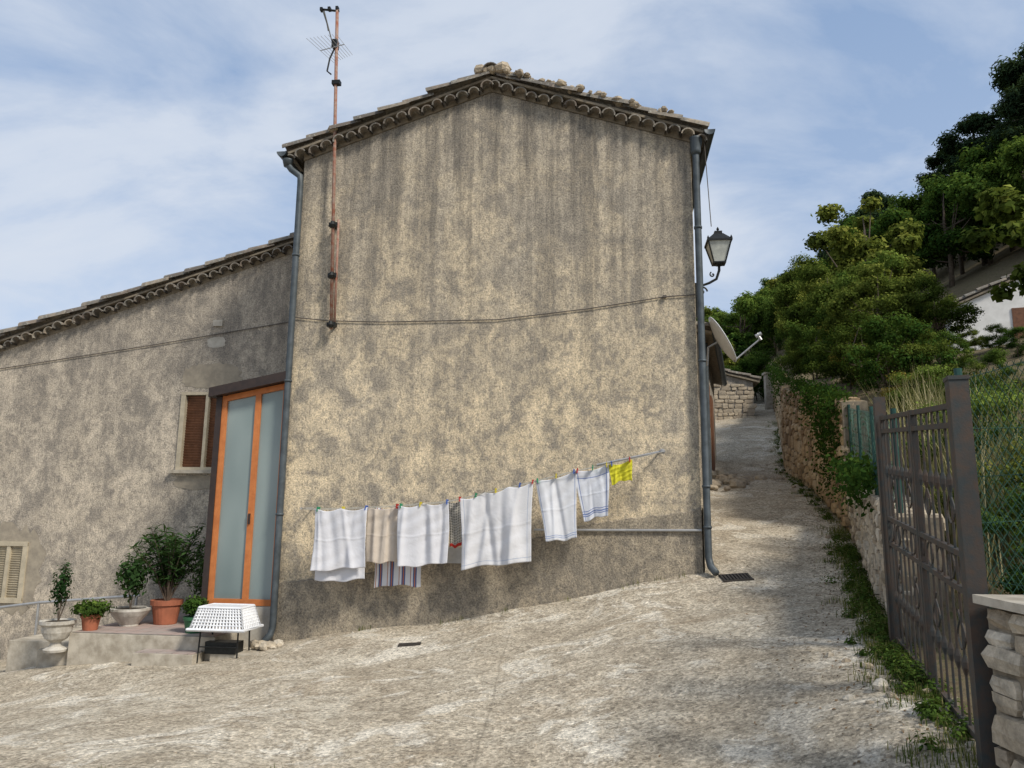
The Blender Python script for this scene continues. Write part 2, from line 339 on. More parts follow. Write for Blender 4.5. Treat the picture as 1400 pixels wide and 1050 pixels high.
# ------------------------------------------------------------------ roof tiles
def halfpipe(mb,p,ax,up,r0,r1,L,flip=1,tone=0.5,seg=6,th=0.014):
    ax=Vector(ax).normalized(); up=Vector(up); up=(up-ax*up.dot(ax)).normalized(); sd=ax.cross(up); p=Vector(p)
    vs=[]
    for q,r in ((0,r0),(L,r1)):
        for rr in (r,r-th):
            for k in range(seg+1):
                a=math.pi*k/seg; vs.append(p+ax*q+sd*math.cos(a)*rr+up*flip*math.sin(a)*rr)
    n=seg+1; fs=[]
    for k in range(seg):
        fs+= [(k,k+1,2*n+k+1,2*n+k),(n+k,3*n+k,3*n+k+1,n+k+1),(k,n+k,n+k+1,k+1),(2*n+k,2*n+k+1,3*n+k+1,3*n+k)]
    mb.add(vs,fs,0,tone)
def roof_slope(mb,s_hi,z_hi,s_lo,z_lo,t0,t1):
    d=Vector((s_lo-s_hi,0,z_lo-z_hi)); L=d.length; d.normalize(); up=Vector((0,0,1))
    nrm=(up-d*up.dot(d)).normalized()
    t=t0+0.09; first=True
    while t<t1:
        q=L
        j=.03 if first else .012
        while q>0.1:
            a=max(q-0.46,0)
            p=Vector((s_hi,t+random.uniform(-j,j),z_hi))+d*a+nrm*(0.035+random.uniform(0,j*1.3))
            ddir=(d+nrm*(0.045+random.uniform(-.02,.03))).normalized()
            halfpipe(mb,p,ddir+Vector((0,random.uniform(-j,j)*2,0)),nrm,0.078,0.10,0.46,1,random.random())
            q-=0.37
        halfpipe(mb,Vector((s_hi,t+0.115,z_hi))+nrm*0.085,d,nrm,0.085,0.085,L,-1,random.random()*0.5)
        t+=0.23; first=False
def verge(mb,s_hi,z_hi,s_lo,z_lo,tface,drop=0.0):
    d=Vector((s_lo-s_hi,0,z_lo-z_hi)); L=d.length; d.normalize(); up=Vector((0,0,1)); nrm=(up-d*up.dot(d)).normalized()
    q=0.09
    while q<L-0.02:
        p=Vector((s_hi,tface-0.12-random.uniform(0,.06),z_hi))+d*q-nrm*(0.095+drop+random.uniform(0,.028))
        halfpipe(mb,p,Vector((random.uniform(-.1,.1),1,random.uniform(-.04,.04))),nrm+Vector((random.uniform(-.25,.25),0,0)),random.uniform(.078,.098),0.08,0.5,1,random.random(),7,.018)
        q+=random.uniform(0.165,0.205)

# ------------------------------------------------------------------ gabled house
H=empty("gabled_house",(O[0],O[1],0),-PHI)
SC=-2.75; APEX=7.60; SL=0.335; DEP=8.0
def wtop(s): return APEX-SL*abs(s-SC)
mb=MB()
pts=[(-5.5,-0.8),(0,-0.8),(0,wtop(0)),(SC,APEX),(-5.5,wtop(-5.5))]
mb.poly(pts,0,DEP); o=mb.obj("walls",[M_stucco],H); recalc(o)
bv=o.modifiers.new("b",'BEVEL'); bv.width=.02; bv.segments=3
ctrl=[(-5.51,0.72),(-4.4,0.86),(-3.6,0.98),(-2.87,1.12),(-2.1,1.34),(-1.46,1.53),(-0.9,1.60),(-0.4,1.67),(0.012,1.74)]
top=[]
for s in np.arange(-5.512,0.013,0.05):
    top.append((float(s),float(np.interp(s,[c[0] for c in ctrl],[c[1] for c in ctrl]))+random.uniform(-.016,.016)))
mb=MB(); n=len(top)
vs=[(s,-0.022,z) for s,z in top]+[(s,-0.035,-0.7) for s,z in top]+[(s,0.0,z+0.012) for s,z in top]
fs=[(i,i+1,n+i+1,n+i) for i in range(n-1)]+[(i,2*n+i,2*n+i+1,i+1) for i in range(n-1)]
mb.add(vs,fs); mb.add([(0.012,-.022,1.74),(0.012,-.035,-.7),(0.012,DEP,-.7),(0.012,DEP,3.2)],[(0,1,2,3)])
mb.obj("plinth",[M_plinth],H)
mb=MB()
EL=-5.74; ER=0.2; ZR=APEX+0.13
zl=ZR-SL*abs(EL-SC); zr=ZR-SL*abs(ER-SC)
roof_slope(mb,SC,ZR,EL,zl,-0.19,DEP+0.15)
roof_slope(mb,SC,ZR,ER,zr,-0.19,DEP+0.15)
verge(mb,SC,ZR,EL,zl,0); verge(mb,SC,ZR,ER,zr,0)
t=-0.22
while t<DEP:
    halfpipe(mb,(SC,t,ZR+0.075),(random.uniform(-.03,.03),1,0.03),(0,0,1),0.12,0.105,0.46,1,random.random(),8); t+=0.38
o=mb.obj("roof_tiles",[M_tile],H,smooth=False)
mb=MB(); mb.poly([(EL+0.03,zl-0.005),(SC,ZR-0.0),(ER-0.03,zr-0.005),(ER-0.03,zr+0.03),(SC,ZR+0.035),(EL+0.03,zl+0.03)],-0.13,DEP+0.1)
mb.poly([(-5.5,wtop(-5.5)),(SC,APEX),(0,wtop(0)),(0,wtop(0)+.12),(SC,APEX+.12),(-5.5,wtop(-5.5)+.12)],-0.012,DEP)
o=mb.obj("roof_deck",[M_mortar],H); recalc(o)
def rock(mb,c,r,tone=0.6,mi=0,flat=0.7):
    c=Vector(c); vs=[];fs=[]; seg=7; ring=4
    ph=random.random()*6
    ax=Vector((random.uniform(.8,1.3),random.uniform(.7,1.1),flat*random.uniform(.8,1.2)))
    vs.append(c+Vector((0,0,r*ax.z)))
    for i in range(1,ring):
        th=math.pi*i/ring
        for k in range(seg):
            a=2*math.pi*k/seg+ph; rr=r*random.uniform(.78,1.12)
            vs.append(c+Vector((rr*ax.x*math.sin(th)*math.cos(a),rr*ax.y*math.sin(th)*math.sin(a),rr*ax.z*math.cos(th))))
    vs.append(c-Vector((0,0,r*ax.z)))
    for k in range(seg): fs.append((0,1+k,1+(k+1)%seg))
    for i in range(ring-2):
        for k in range(seg):
            a=1+i*seg+k; b_=1+i*seg+(k+1)%seg; fs.append((a,a+seg,b_+seg,b_))
    l=len(vs)-1
    for k in range(seg): fs.append((l,l-seg+(k+1)%seg,l-seg+k))
    mb.add(vs,fs,mi,tone)
mb=MB()
for i in range(85):
    s=SC+random.choice([random.uniform(0.0,2.8),random.uniform(0.1,2.2),random.uniform(-2.4,-.2) if i%3==0 else random.uniform(0,1.4)])
    rock(mb,(s,random.uniform(-0.2,0.08),ZR-SL*abs(s-SC)+random.uniform(.11,.17)),random.uniform(0.035,0.08),random.uniform(0,.5))
for s in (SC-.14,SC+.02,SC+.16): rock(mb,(s,-0.14,ZR+0.13),0.11,0.4)
mb.obj("roof_stones",[M_stone],H,smooth=False)
mb=MB()
PX=-5.50
mb.tube([(-5.70,-0.1,6.66),(-5.70,-0.1,6.58),(-5.64,-0.1,6.5),(PX-.01,-0.08,6.40),(PX,-0.08,6.28),(PX,-0.08,0.18),(PX-.02,-0.10,0.08),(PX-.06,-.2,0.0)],0.045,12)
mb.tube([(0.10,-0.08,6.72),(0.10,-0.08,6.62),(0.05,-0.09,6.5),(0.05,-0.09,1.15),(0.07,-0.13,1.04),(0.11,-0.26,0.98)],0.045,12)
mb.lathe((0.05,-0.09,6.45),[(0.06,0),(0.07,0.05),(0.07,0.22),(0.08,0.24)],14)
mb.lathe((-5.70,-0.1,6.55),[(0.055,0),(0.075,0.08),(0.08,0.1)],14)
for z in (5.4,3.6,2.0,1.5): mb.lathe((0.05,-0.09,z),[(0.052,0),(0.054,0.0),(0.054,0.03),(0.05,0.03)],14)
for z in (5.2,3.4,1.6): mb.lathe((PX,-0.08,z),[(0.052,0),(0.054,0.0),(0.054,0.03),(0.05,0.03)],14)
def gutter(mb,s,z,t0,t1,r=0.075):
    vs=[];fs=[];k=8
    for t in(t0,t1):
        for rr in (r,r-.006):
            for i in range(k+1):
                a=math.pi+math.pi*i/k; vs.append((s+rr*math.cos(a),t,z+rr*math.sin(a)))
    n=k+1
    for i in range(k): fs+=[(i,i+1,2*n+i+1,2*n+i),(n+i,n+i+1,3*n+i+1,3*n+i),(i,i+1,n+i+1,n+i)]
    fs.append(tuple(range(n)))
    mb.add(vs,fs)
gutter(mb,EL-0.02,zl+0.01,-0.2,DEP); gutter(mb,ER+0.03,zr+0.01,-0.2,DEP)
mb.obj("gutters_and_downpipes",[M_pipe],H,smooth=True)
mb=MB()
mb.tube([(-2.1,-0.04,1.45),(-2.1,-0.05,1.455),(-0.02,-0.05,1.475)],0.016,8,0)
cab=[(-5.5,-.02,4.33),(-5.0,-.02,4.27),(-4.2,-.02,4.235),(-2.63,-.02,4.235),(-1.4,-.02,4.36),(-0.39,-.02,4.50),(0.02,-.02,4.52)]
mb.tube(cab,0.007,6,1)
mb.box((-0.4,-.03,4.5),(.05,.04,.03),1)
mb.tube([(0.17,-.05,6.7),(0.20,-.06,6.0),(0.22,-.1,5.42)],0.006,5,1)
mb.obj("conduit_and_cable",[M_alu,M_cable],H)
mb=MB(); mb.bb(-3.28,-2.95,-0.045,-0.024,1.02,1.22,0); mb.obj("meter_hatch",[M_alu],H)

# ------------------------------------------------------------------ low wing house
W=empty("low_plaster_house",(O[0],O[1],0),-PHI)
def wing_top(s): return 6.06+0.312*(s+5.5)
TW=1.5
holes=[(-7.93,-7.26,2.29,3.49),(-10.98,-10.38,0.22,1.12)]
mb=MB()
cuts=sorted(set([-14.5,-5.5]+[h[0] for h in holes]+[h[1] for h in holes]))
for a,b_ in zip(cuts[:-1],cuts[1:]):
    hs=[h for h in holes if h[0]<=a+1e-6 and h[1]>=b_-1e-6]
    if hs: segs=[(-2.2,-2.2,hs[0][2],hs[0][2]),(hs[0][3],hs[0][3],wing_top(a),wing_top(b_))]
    else: segs=[(-2.2,-2.2,wing_top(a),wing_top(b_))]
    for z0,z1,z2,z3 in segs: mb.add([(a,TW,z0),(b_,TW,z1),(b_,TW,z3),(a,TW,z2)],[(0,1,2,3)])
for x0,x1,z0,z1 in holes:
    T2=TW+0.2
    mb.add([(x0,TW,z0),(x1,TW,z0),(x1,TW,z1),(x0,TW,z1),(x0,T2,z0),(x1,T2,z0),(x1,T2,z1),(x0,T2,z1)],[(0,4,5,1),(1,5,6,2),(2,6,7,3),(3,7,4,0)])
    mb.add([(x0-.05,T2,z0-.05),(x1+.05,T2,z0-.05),(x1+.05,T2,z1+.05),(x0-.05,T2,z1+.05)],[(0,1,2,3)],1)
T3=TW+7
mb.add([(-14.5,TW,-2.2),(-14.5,T3,-2.2),(-14.5,T3,wing_top(-14.5)),(-14.5,TW,wing_top(-14.5))],[(0,1,2,3)])
mb.add([(-5.5,T3,-2.2),(-14.5,T3,-2.2),(-14.5,T3,wing_top(-14.5)),(-5.5,T3,wing_top(-5.5))],[(0,1,2,3)])
mb.obj("walls",[M_stucco2,M_dark],W)
mb=MB()
a=(-5.52,wing_top(-5.52)+0.13); b_=(-14.7,wing_top(-14.7)+0.13)
roof_slope(mb,a[0],a[1],b_[0],b_[1],TW-0.18,T3+0.1); verge(mb,a[0],a[1],b_[0],b_[1],TW)
mb.obj("roof_tiles",[M_tile],W)
mb=MB(); mb.poly([(a[0],a[1]),(b_[0],b_[1]),(b_[0],b_[1]+.03),(a[0],a[1]+.03)],TW-.12,T3)
mb.poly([(-5.52,wing_top(-5.52)-.0),(-14.5,wing_top(-14.5)-.0),(-14.5,wing_top(-14.5)+.12),(-5.52,wing_top(-5.52)+.12)],TW-.012,T3-.01)
o=mb.obj("roof_deck",[M_mortar],W); recalc(o)
mb=MB(); x0,x1,z0,z1=holes[0]; f=0.045
mb.bb(x0-.03,x0+f,TW-.03,TW+.08,z0,z1); mb.bb(x1-f,x1+.03,TW-.03,TW+.08,z0,z1); mb.bb(x0-.03,x1+.03,TW-.033,TW+.08,z1-.001,z1+f); 
mb.bb(x0+f,x1-f,TW-.028,TW+.08,z0,z0+f); xm=(x0+x1)/2+.08; mb.bb(xm-.025,xm+.025,TW-.026,TW+.075,z0+f,z1)
mb.bb(x0-.1,x1+.1,TW-.09,TW+.02,z0-.055,z0-.002,1)
for xa,xb in((x0+f,xm-.025),(xm+.025,x1-f)):
    z=z0+f+.01
    while z<z1-.03:
        mb.box(((xa+xb)/2,TW+.05,z+.02),(xb-xa,.012,.045),2,Matrix.Rotation(0.5,3,'X')); z+=.042
mb.obj("window",[M_cream,M_conc,M_wood],W)
mb=MB(); x0,x1,z0,z1=holes[1]; f=0.05
mb.bb(x0-.02,x0+f,TW-.03,TW+.05,z0,z1); mb.bb(x1-f,x1+.03,TW-.03,TW+.05,z0,z1); mb.bb(x0-.02,x1+.03,TW-.033,TW+.05,z1-f,z1+.02); mb.bb(x0-.02,x1+.03,TW-.033,TW+.05,z0-.03,z0+f)
xm=(x0+x1)/2; mb.bb(xm-.03,xm+.03,TW-.025,TW+.04,z0+f,z1-f)
z=z0+f
while z<z1-f-.02: mb.box(((x0+x1)/2,TW+.02,z+.02),(x1-x0-.08,.01,.045),0,Matrix.Rotation(0.6,3,'X')); z+=.036
mb.obj("louvred_shutter",[M_cream],W)
def blob(cx,cz,rx,rz,n=40,j=.12):
    return [(cx+rx*math.copysign(abs(math.cos(a))**.7,math.cos(a))*random.uniform(1-j,1+j),cz+rz*math.copysign(abs(math.sin(a))**.7,math.sin(a))*random.uniform(1-j,1+j)) for a in [2*math.pi*i/n for i in range(n)]]
def patch(mb,cx,cz,rx,rz,mi,hole=None,d=.005):
    p=blob(cx,cz,rx,rz); n=len(p)
    if hole is None: mb.add([(x,TW-d,z) for x,z in p],[tuple(range(n))],mi)
    else:
        x0,x1,z0,z1=hole; inner=[]
        for i in range(n):
            a=2*math.pi*i/n; c,s=math.cos(a),math.sin(a); k=min((x1-x0)/2/abs(c) if abs(c)>1e-6 else 9,(z1-z0)/2/abs(s) if abs(s)>1e-6 else 9)
            inner.append(((x0+x1)/2+c*k,(z0+z1)/2+s*k))
        mb.add([(x,TW-d,z) for x,z in p]+[(x,TW-d,z) for x,z in inner],[(i,(i+1)%n,n+(i+1)%n,n+i) for i in range(n)],mi)
mb=MB(); patch(mb,-7.5,3.80,.5,.20,0); patch(mb,-10.68,.70,.62,.68,0,holes[1]); patch(mb,-7.6,2.10,.36,.11,0,None,.007); patch(mb,-7.45,4.35,.16,.09,1)
mb.bb(-7.52,-7.36,TW-.03,TW,4.62,4.72,1)
mb.tube([(-14,TW-.02,3.55),(-11.26,TW-.02,3.96),(-8.5,TW-.02,4.33),(-6.12,TW-.02,4.68),(-5.5,TW-.02,4.74)],.007,6,2)
mb.obj("wall_repairs_and_cable",[M_patch,M_patchL,M_cable],W)

# ------------------------------------------------------------------ glazed porch
P=empty("glazed_porch",(O[0],O[1],0),-PHI)
mb=MB()
def qbar(mb,x0a,x1a,za,x0b,x1b,zb,t0,t1,mi):
    vs=[(x0a,t0,za),(x1a,t0,za),(x1a,t1,za),(x0a,t1,za),(x0b,t0,zb),(x1b,t0,zb),(x1b,t1,zb),(x0b,t1,zb)]
    mb.add(vs,[(0,1,2,3),(7,6,5,4),(0,4,5,1),(1,5,6,2),(2,6,7,3),(3,7,4,0)],mi)
def tz(s): return 3.22+0.2*(s+6.5)
qbar(mb,-6.56,-6.48,.10,-6.56,-6.48,tz(-6.52),.0,.12,1)
qbar(mb,-6.48,-6.41,.42,-6.48,-6.41,tz(-6.44),.02,.09,0)
qbar(mb,-6.00,-5.92,.50,-6.00,-5.92,tz(-5.97),.025,.085,0)
qbar(mb,-5.60,-5.51,.42,-5.60,-5.51,tz(-5.55),.02,.09,0)
qbar(mb,-6.41,-5.60,.42,-6.41,-5.60,.50,.022,.088,0)
mb.add([(-6.41,.022,tz(-6.4)-.08),(-5.60,.022,tz(-5.6)-.08),(-5.60,.022,tz(-5.6)),(-6.41,.022,tz(-6.4)),(-6.41,.088,tz(-6.4)-.08),(-5.60,.088,tz(-5.6)-.08),(-5.60,.088,tz(-5.6)),(-6.41,.088,tz(-6.4))],[(0,1,2,3),(7,6,5,4),(0,4,5,1),(3,2,6,7)],0)
vs=[(-6.62,-.12,tz(-6.62)+.0),(-5.505,-.12,tz(-5.505)+.0),(-5.505,1.5,tz(-5.505)+.1),(-6.62,1.5,tz(-6.62)+.1)]
mb.add(vs+[(x,y,z+.13) for x,y,z in vs],[(3,2,1,0),(4,5,6,7),(0,1,5,4),(1,2,6,5),(2,3,7,6),(3,0,4,7)],1)
mb.bb(-6.55,-6.50,.12,1.5,.10,.2,1); mb.bb(-6.55,-6.50,.75,.8,.2,3.2,1); mb.bb(-6.55,-6.50,1.42,1.49,.2,3.25,1)
mb.box((-5.97,.018,1.55),(.025,.03,.14),1)
mb.obj("frame",[M_orange,M_brownfr],P)
mb=MB()
for xa,xb in((-6.41,-6.00),(-5.92,-5.60)):
    mb.add([(xa,.055,.50),(xb,.055,.50),(xb,.055,tz(xb)-.08),(xa,.055,tz(xa)-.08)],[(0,1,2,3)])
mb.add([(-6.525,.12,.2),(-6.525,1.45,.2),(-6.525,1.45,3.22),(-6.525,.12,3.22)],[(0,1,2,3)])
mb.obj("glass_panes",[M_glass],P)
mb=MB(); mb.bb(-6.5,-5.505,.03,1.49,-.3,.415); mb.obj("base",[M_patchL],P)

# ------------------------------------------------------------------ terrace & steps
Tt=empty("terrace",(O[0],O[1],0),-PHI)
mb=MB()
mb.bb(-7.95,-6.0,-.62,1.49,-.9,.105,0)
mb.bb(-7.93,-6.02,-.60,1.48,.105,.118,1)
mb.bb(-6.9,-6.12,-.90,-.62,-.8,-.06,0); mb.bb(-6.88,-6.14,-.88,-.63,-.06,-.052,1)
mb.bb(-8.42,-7.95,-.55,-.15,-.9,-.12,0)
mb.bb(-6.0,-5.2,-.72,-.35,-.8,-.06,0)
mb.bb(-9.2,-7.95,-.1,1.49,-.9,-.1,0)
o=mb.obj("slabs",[M_conc,M_ftile],Tt)
bv=o.modifiers.new("b",'BEVEL'); bv.width=.018; bv.segments=2
mb=MB(); mb.tube([(-8.0,.9,.42),(-9.6,.9,.28),(-12,.9,-.05)],.022,8); 
for s,z in((-8.05,.42),(-9.6,.28),(-11.5,.0)): mb.tube([(s,.9,-1.2),(s,.9,z)],.018,8)
mb.obj("handrail",[M_alu],empty("handrail_pipe",(O[0],O[1],0),-PHI))

# ------------------------------------------------------------------ foliage
def leaf_mesh(name,C,Nn,size,aspect,tone,mats,extra=None,updir=None,jit=.35):
    n=len(C); r=rng.normal(size=(n,3)); 
    if updir is not None: r=updir+r*jit
    Nn=Nn/np.maximum(np.linalg.norm(Nn,axis=1,keepdims=True),1e-6)
    T=r-(r*Nn).sum(1,keepdims=True)*Nn; T/=np.maximum(np.linalg.norm(T,axis=1,keepdims=True),1e-6)
    B=np.cross(Nn,T); L=(size*rng.uniform(.7,1.3,n))[:,None]; Wd=L*aspect
    bend=Nn*L*.12
    v=np.stack([C-T*L*.5-bend,C+B*Wd*.5+T*L*.02,C+T*L*.5-bend,C-B*Wd*.5+T*L*.02],1).reshape(-1,3)
    f=np.arange(4*n).reshape(n,4); tn=np.repeat(np.clip(tone,0,1),4)
    me=bpy.data.meshes.new(name)
    ev=np.zeros((0,3)); ef=[]; 
    if extra is not None and len(extra.v):
        ev=np.array(extra.v); ef=[tuple(i+len(v) for i in ff) for ff in extra.f]
    allv=np.concatenate([v,ev]) if len(ev) else v
    lens=np.concatenate([np.full(n,4),np.array([len(x) for x in ef],int)]) if ef else np.full(n,4)
    li=np.concatenate([f.ravel(),np.array([i for x in ef for i in x],int)]) if ef else f.ravel()
    me.vertices.add(len(allv)); me.vertices.foreach_set("co",allv.ravel())
    me.loops.add(len(li)); me.loops.foreach_set("vertex_index",li)
    me.polygons.add(len(lens)); me.polygons.foreach_set("loop_start",np.concatenate([[0],np.cumsum(lens)[:-1]])); me.polygons.foreach_set("loop_total",lens)
    for m in mats: me.materials.append(m)
    mi=np.concatenate([np.zeros(n,int),np.array([1+x for x in extra.m],int)]) if ef else np.zeros(n,int)
    me.polygons.foreach_set("material_index",mi)
    me.update(calc_edges=True)
    a=me.attributes.new("tone",'FLOAT','POINT'); a.data.foreach_set("value",np.concatenate([tn,np.full(len(ev),.5)]))
    return me
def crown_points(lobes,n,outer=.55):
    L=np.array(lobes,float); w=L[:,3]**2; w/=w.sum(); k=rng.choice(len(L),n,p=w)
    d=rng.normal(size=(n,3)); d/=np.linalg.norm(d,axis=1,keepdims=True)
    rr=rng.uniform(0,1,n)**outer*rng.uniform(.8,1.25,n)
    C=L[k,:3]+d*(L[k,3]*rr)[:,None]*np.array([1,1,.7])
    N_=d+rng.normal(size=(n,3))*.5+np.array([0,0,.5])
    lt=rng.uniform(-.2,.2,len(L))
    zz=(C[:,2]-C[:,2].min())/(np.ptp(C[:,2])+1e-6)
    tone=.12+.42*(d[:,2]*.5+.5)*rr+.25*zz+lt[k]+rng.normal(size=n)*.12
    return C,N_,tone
def tree_mesh(name,h,cr,ch,nl,size,leafm,aspect=.6,nlobes=26,trunk=.14,flat=1.0,lob=(.16,.32)):
    mb=MB(); lobes=[]
    c0=h-ch*.5
    for i in range(nlobes):
        d=np.array([random.gauss(0,1) for _ in range(3)]); d/=np.linalg.norm(d); r=random.uniform(.45,1.05)
        lobes.append((d[0]*cr*r,d[1]*cr*r,c0+d[2]*ch*.44*r*flat,random.uniform(*lob)*cr))
    pts=[(0,0,-.4),(random.uniform(-.1,.1),random.uniform(-.1,.1),h*.25),(random.uniform(-.2,.2),random.uniform(-.2,.2),h*.55),(0,0,h*.85)]
    mb.tube(pts,[trunk,trunk*.8,trunk*.5,trunk*.12],7)
    for l in lobes[::2]:
        z0=h*random.uniform(.2,.6); mid=(l[0]*.5,l[1]*.5,(z0+l[2])*.5-.1)
        mb.tube([(0,0,z0),mid,l[:3]],[trunk*.4,trunk*.25,trunk*.08],5)
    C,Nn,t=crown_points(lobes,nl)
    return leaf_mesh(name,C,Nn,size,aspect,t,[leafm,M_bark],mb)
def pine_mesh(name,h,r,nl,size):
    mb=MB(); mb.tube([(0,0,-.5),(.1,0,h*.5),(0,.05,h*.97)],[.2,.13,.03],7)
    lobes=[]
    for i in range(52):
        k=random.random()**.8; z=h*(.22+.78*k); R=r*math.sin(math.pi*(.18+.80*k))**.8*random.uniform(.35,1.05)+.1; a=random.random()*6.283
        c=(math.cos(a)*R,math.sin(a)*R,z); lobes.append(c+(r*random.uniform(.16,.30),)); mb.tube([(0,0,z-.3),c],[.035,.01],4)
    C,Nn,t=crown_points(lobes,nl,.5)
    return leaf_mesh(name,C,Nn,size,.28,t,[M_leafC,M_bark],mb)
def place(name,me,x,y,z=None,sc=1,rz=None,parent=None,sz=None):
    o=bpy.data.objects.new(name,me); COL.objects.link(o)
    o.location=(x,y,hz(x,y) if z is None else z); o.rotation_euler=(0,0,random.random()*6.28 if rz is None else rz)
    o.scale=(sc,sc,sc if sz is None else sz)
    if parent: o.parent=parent
    return o
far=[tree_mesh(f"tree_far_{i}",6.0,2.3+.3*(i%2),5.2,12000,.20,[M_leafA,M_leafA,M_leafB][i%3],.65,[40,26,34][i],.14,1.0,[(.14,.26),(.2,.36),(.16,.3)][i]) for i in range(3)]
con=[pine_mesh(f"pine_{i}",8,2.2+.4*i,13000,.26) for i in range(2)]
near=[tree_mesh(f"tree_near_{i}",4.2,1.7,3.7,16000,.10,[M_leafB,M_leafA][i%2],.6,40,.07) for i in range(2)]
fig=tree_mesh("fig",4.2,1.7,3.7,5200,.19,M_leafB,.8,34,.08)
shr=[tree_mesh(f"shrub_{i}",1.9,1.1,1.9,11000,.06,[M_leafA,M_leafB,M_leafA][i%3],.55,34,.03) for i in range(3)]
shy=tree_mesh("shrub_yellow",1.7,.9,1.6,4000,.06,M_leafY,.55,26,.03)
FE=empty("hillside_forest")
placed=[]
def far_tree(x,y,sc,k=None):
    place("tree",random.choice(far) if k is None else k,x,y,None,sc,None,FE); placed.append((x,y))
cnt=0
while cnt<135:
    y=random.uniform(19,85); x=random.uniform(wallx(min(y,42))+3.5,60)
    if y<28.5 and x<20: continue
    if y>55 and x<15: continue
    if any((x-a)**2+(y-b)**2<6 for a,b in placed): continue
    far_tree(x,y,random.uniform(.55,1.0)); cnt+=1
for x,y,s in((24,50,.95),(26,52,1.05),(22,50.5,.75),(23.8,37,1.0),(25.5,34,1.15),(27,36,1.15),(21,56,.7),(28,47,1.0),(23.5,31.5,.9),(29,40,1.1),(22.4,45,.8)):
    place("pine_tree",con[cnt%2],x,y,None,s); cnt+=1
for x,y,s in((20.5,28.5,.85),(23,29,.95),(25,26,1.1),(19,32,.85),(17.5,36,.8)): far_tree(x,y,s)
for x,y,s in((8.2,35.5,.62),(10.0,38.5,.7),(12.0,41.0,.7),(13.5,44.0,.8),(6.5,37,.6),(11.0,45,.8),(15.5,41,.75)): far_tree(x,y,s)
for x,y,s in((12.2,37.6,1.2),(11.2,36.6,1.1),(10.2,35.8,1.0),(13,39,1.3),(9.4,34.2,.8)): place("shrub",shr[0],x,y,None,s)
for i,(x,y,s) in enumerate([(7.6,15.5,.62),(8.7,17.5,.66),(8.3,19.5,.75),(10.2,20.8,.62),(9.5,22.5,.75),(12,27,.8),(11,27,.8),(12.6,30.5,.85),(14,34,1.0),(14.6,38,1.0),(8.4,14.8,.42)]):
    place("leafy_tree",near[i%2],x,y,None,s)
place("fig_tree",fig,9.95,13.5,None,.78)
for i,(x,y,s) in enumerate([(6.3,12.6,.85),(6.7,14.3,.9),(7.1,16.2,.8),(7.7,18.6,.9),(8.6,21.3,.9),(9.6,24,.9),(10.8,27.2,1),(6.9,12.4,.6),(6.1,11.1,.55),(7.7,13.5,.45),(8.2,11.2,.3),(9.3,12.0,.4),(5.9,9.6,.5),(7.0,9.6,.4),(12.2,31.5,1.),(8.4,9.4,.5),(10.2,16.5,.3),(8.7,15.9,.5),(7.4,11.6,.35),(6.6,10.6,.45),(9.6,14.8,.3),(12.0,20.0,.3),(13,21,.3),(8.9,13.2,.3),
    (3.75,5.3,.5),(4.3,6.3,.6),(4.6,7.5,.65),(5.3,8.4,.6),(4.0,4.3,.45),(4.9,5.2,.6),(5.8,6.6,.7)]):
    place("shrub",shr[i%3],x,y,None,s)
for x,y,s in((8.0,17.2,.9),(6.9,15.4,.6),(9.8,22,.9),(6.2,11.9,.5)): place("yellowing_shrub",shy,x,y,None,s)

def blades(name,pts,h,w,mat,lean=.35,tone=None):
    n=len(pts); P_=np.array(pts); d=rng.normal(size=(n,2)); d/=np.linalg.norm(d,axis=1,keepdims=True)
    hh=h*rng.uniform(.5,1.4,n); ln=hh*rng.uniform(0,lean*2,n); pr=np.stack([-d[:,1],d[:,0]],1)*w*.5
    v=np.zeros((n,5,3)); v[:,0,:2]=P_[:,:2]-pr; v[:,1,:2]=P_[:,:2]+pr; v[:,0,2]=v[:,1,2]=P_[:,2]-.01
    m=P_[:,:2]+d*(ln*.35)[:,None]; v[:,2,:2]=m+pr*.8; v[:,3,:2]=m-pr*.8; v[:,2,2]=v[:,3,2]=P_[:,2]+hh*.6
    v[:,4,:2]=P_[:,:2]+d*ln[:,None]; v[:,4,2]=P_[:,2]+hh
    me=bpy.data.meshes.new(name); fs=[]
    for i in range(n): b=5*i; fs+= [(b,b+1,b+2,b+3),(b+3,b+2,b+4)]
    me.from_pydata(v.reshape(-1,3).tolist(),[],fs); me.materials.append(mat)
    t=rng.uniform(0,1,n) if tone is None else rng.uniform(*tone,n)
    a=me.attributes.new("tone",'FLOAT','POINT'); a.data.foreach_set("value",np.repeat(t,5))
    o=bpy.data.objects.new(name,me); COL.objects.link(o); return o
P_=[]
def tuft(x,y,n,r):
    xx=rng.normal(x,r,n); yy=rng.normal(y,r,n); P_.append(np.stack([xx,yy,height(xx,yy)],1))
for i in range(330):
    y=random.uniform(3.6,26) if i%2 else random.uniform(3.9,12); x=float(wallx(y))-.22-abs(random.gauss(0,.13)); tuft(x,y,random.randint(10,30),.05)
for i in range(260):
    y=random.uniform(4,12); x=float(wallx(y))+random.uniform(.3,3.5); tuft(x,y,40,.12)
for x,y in ((-2.45,4.95),(-1.45,5.05)): tuft(x,y,22,.025)
for i in range(12): 
    s=random.uniform(-5.3,-.2); x,y=G2W(s,-.08); tuft(x,y,8,.03)
blades("grass",np.concatenate(P_),.06,.006,M_grass)
C=[];Nn=[];T_=[]
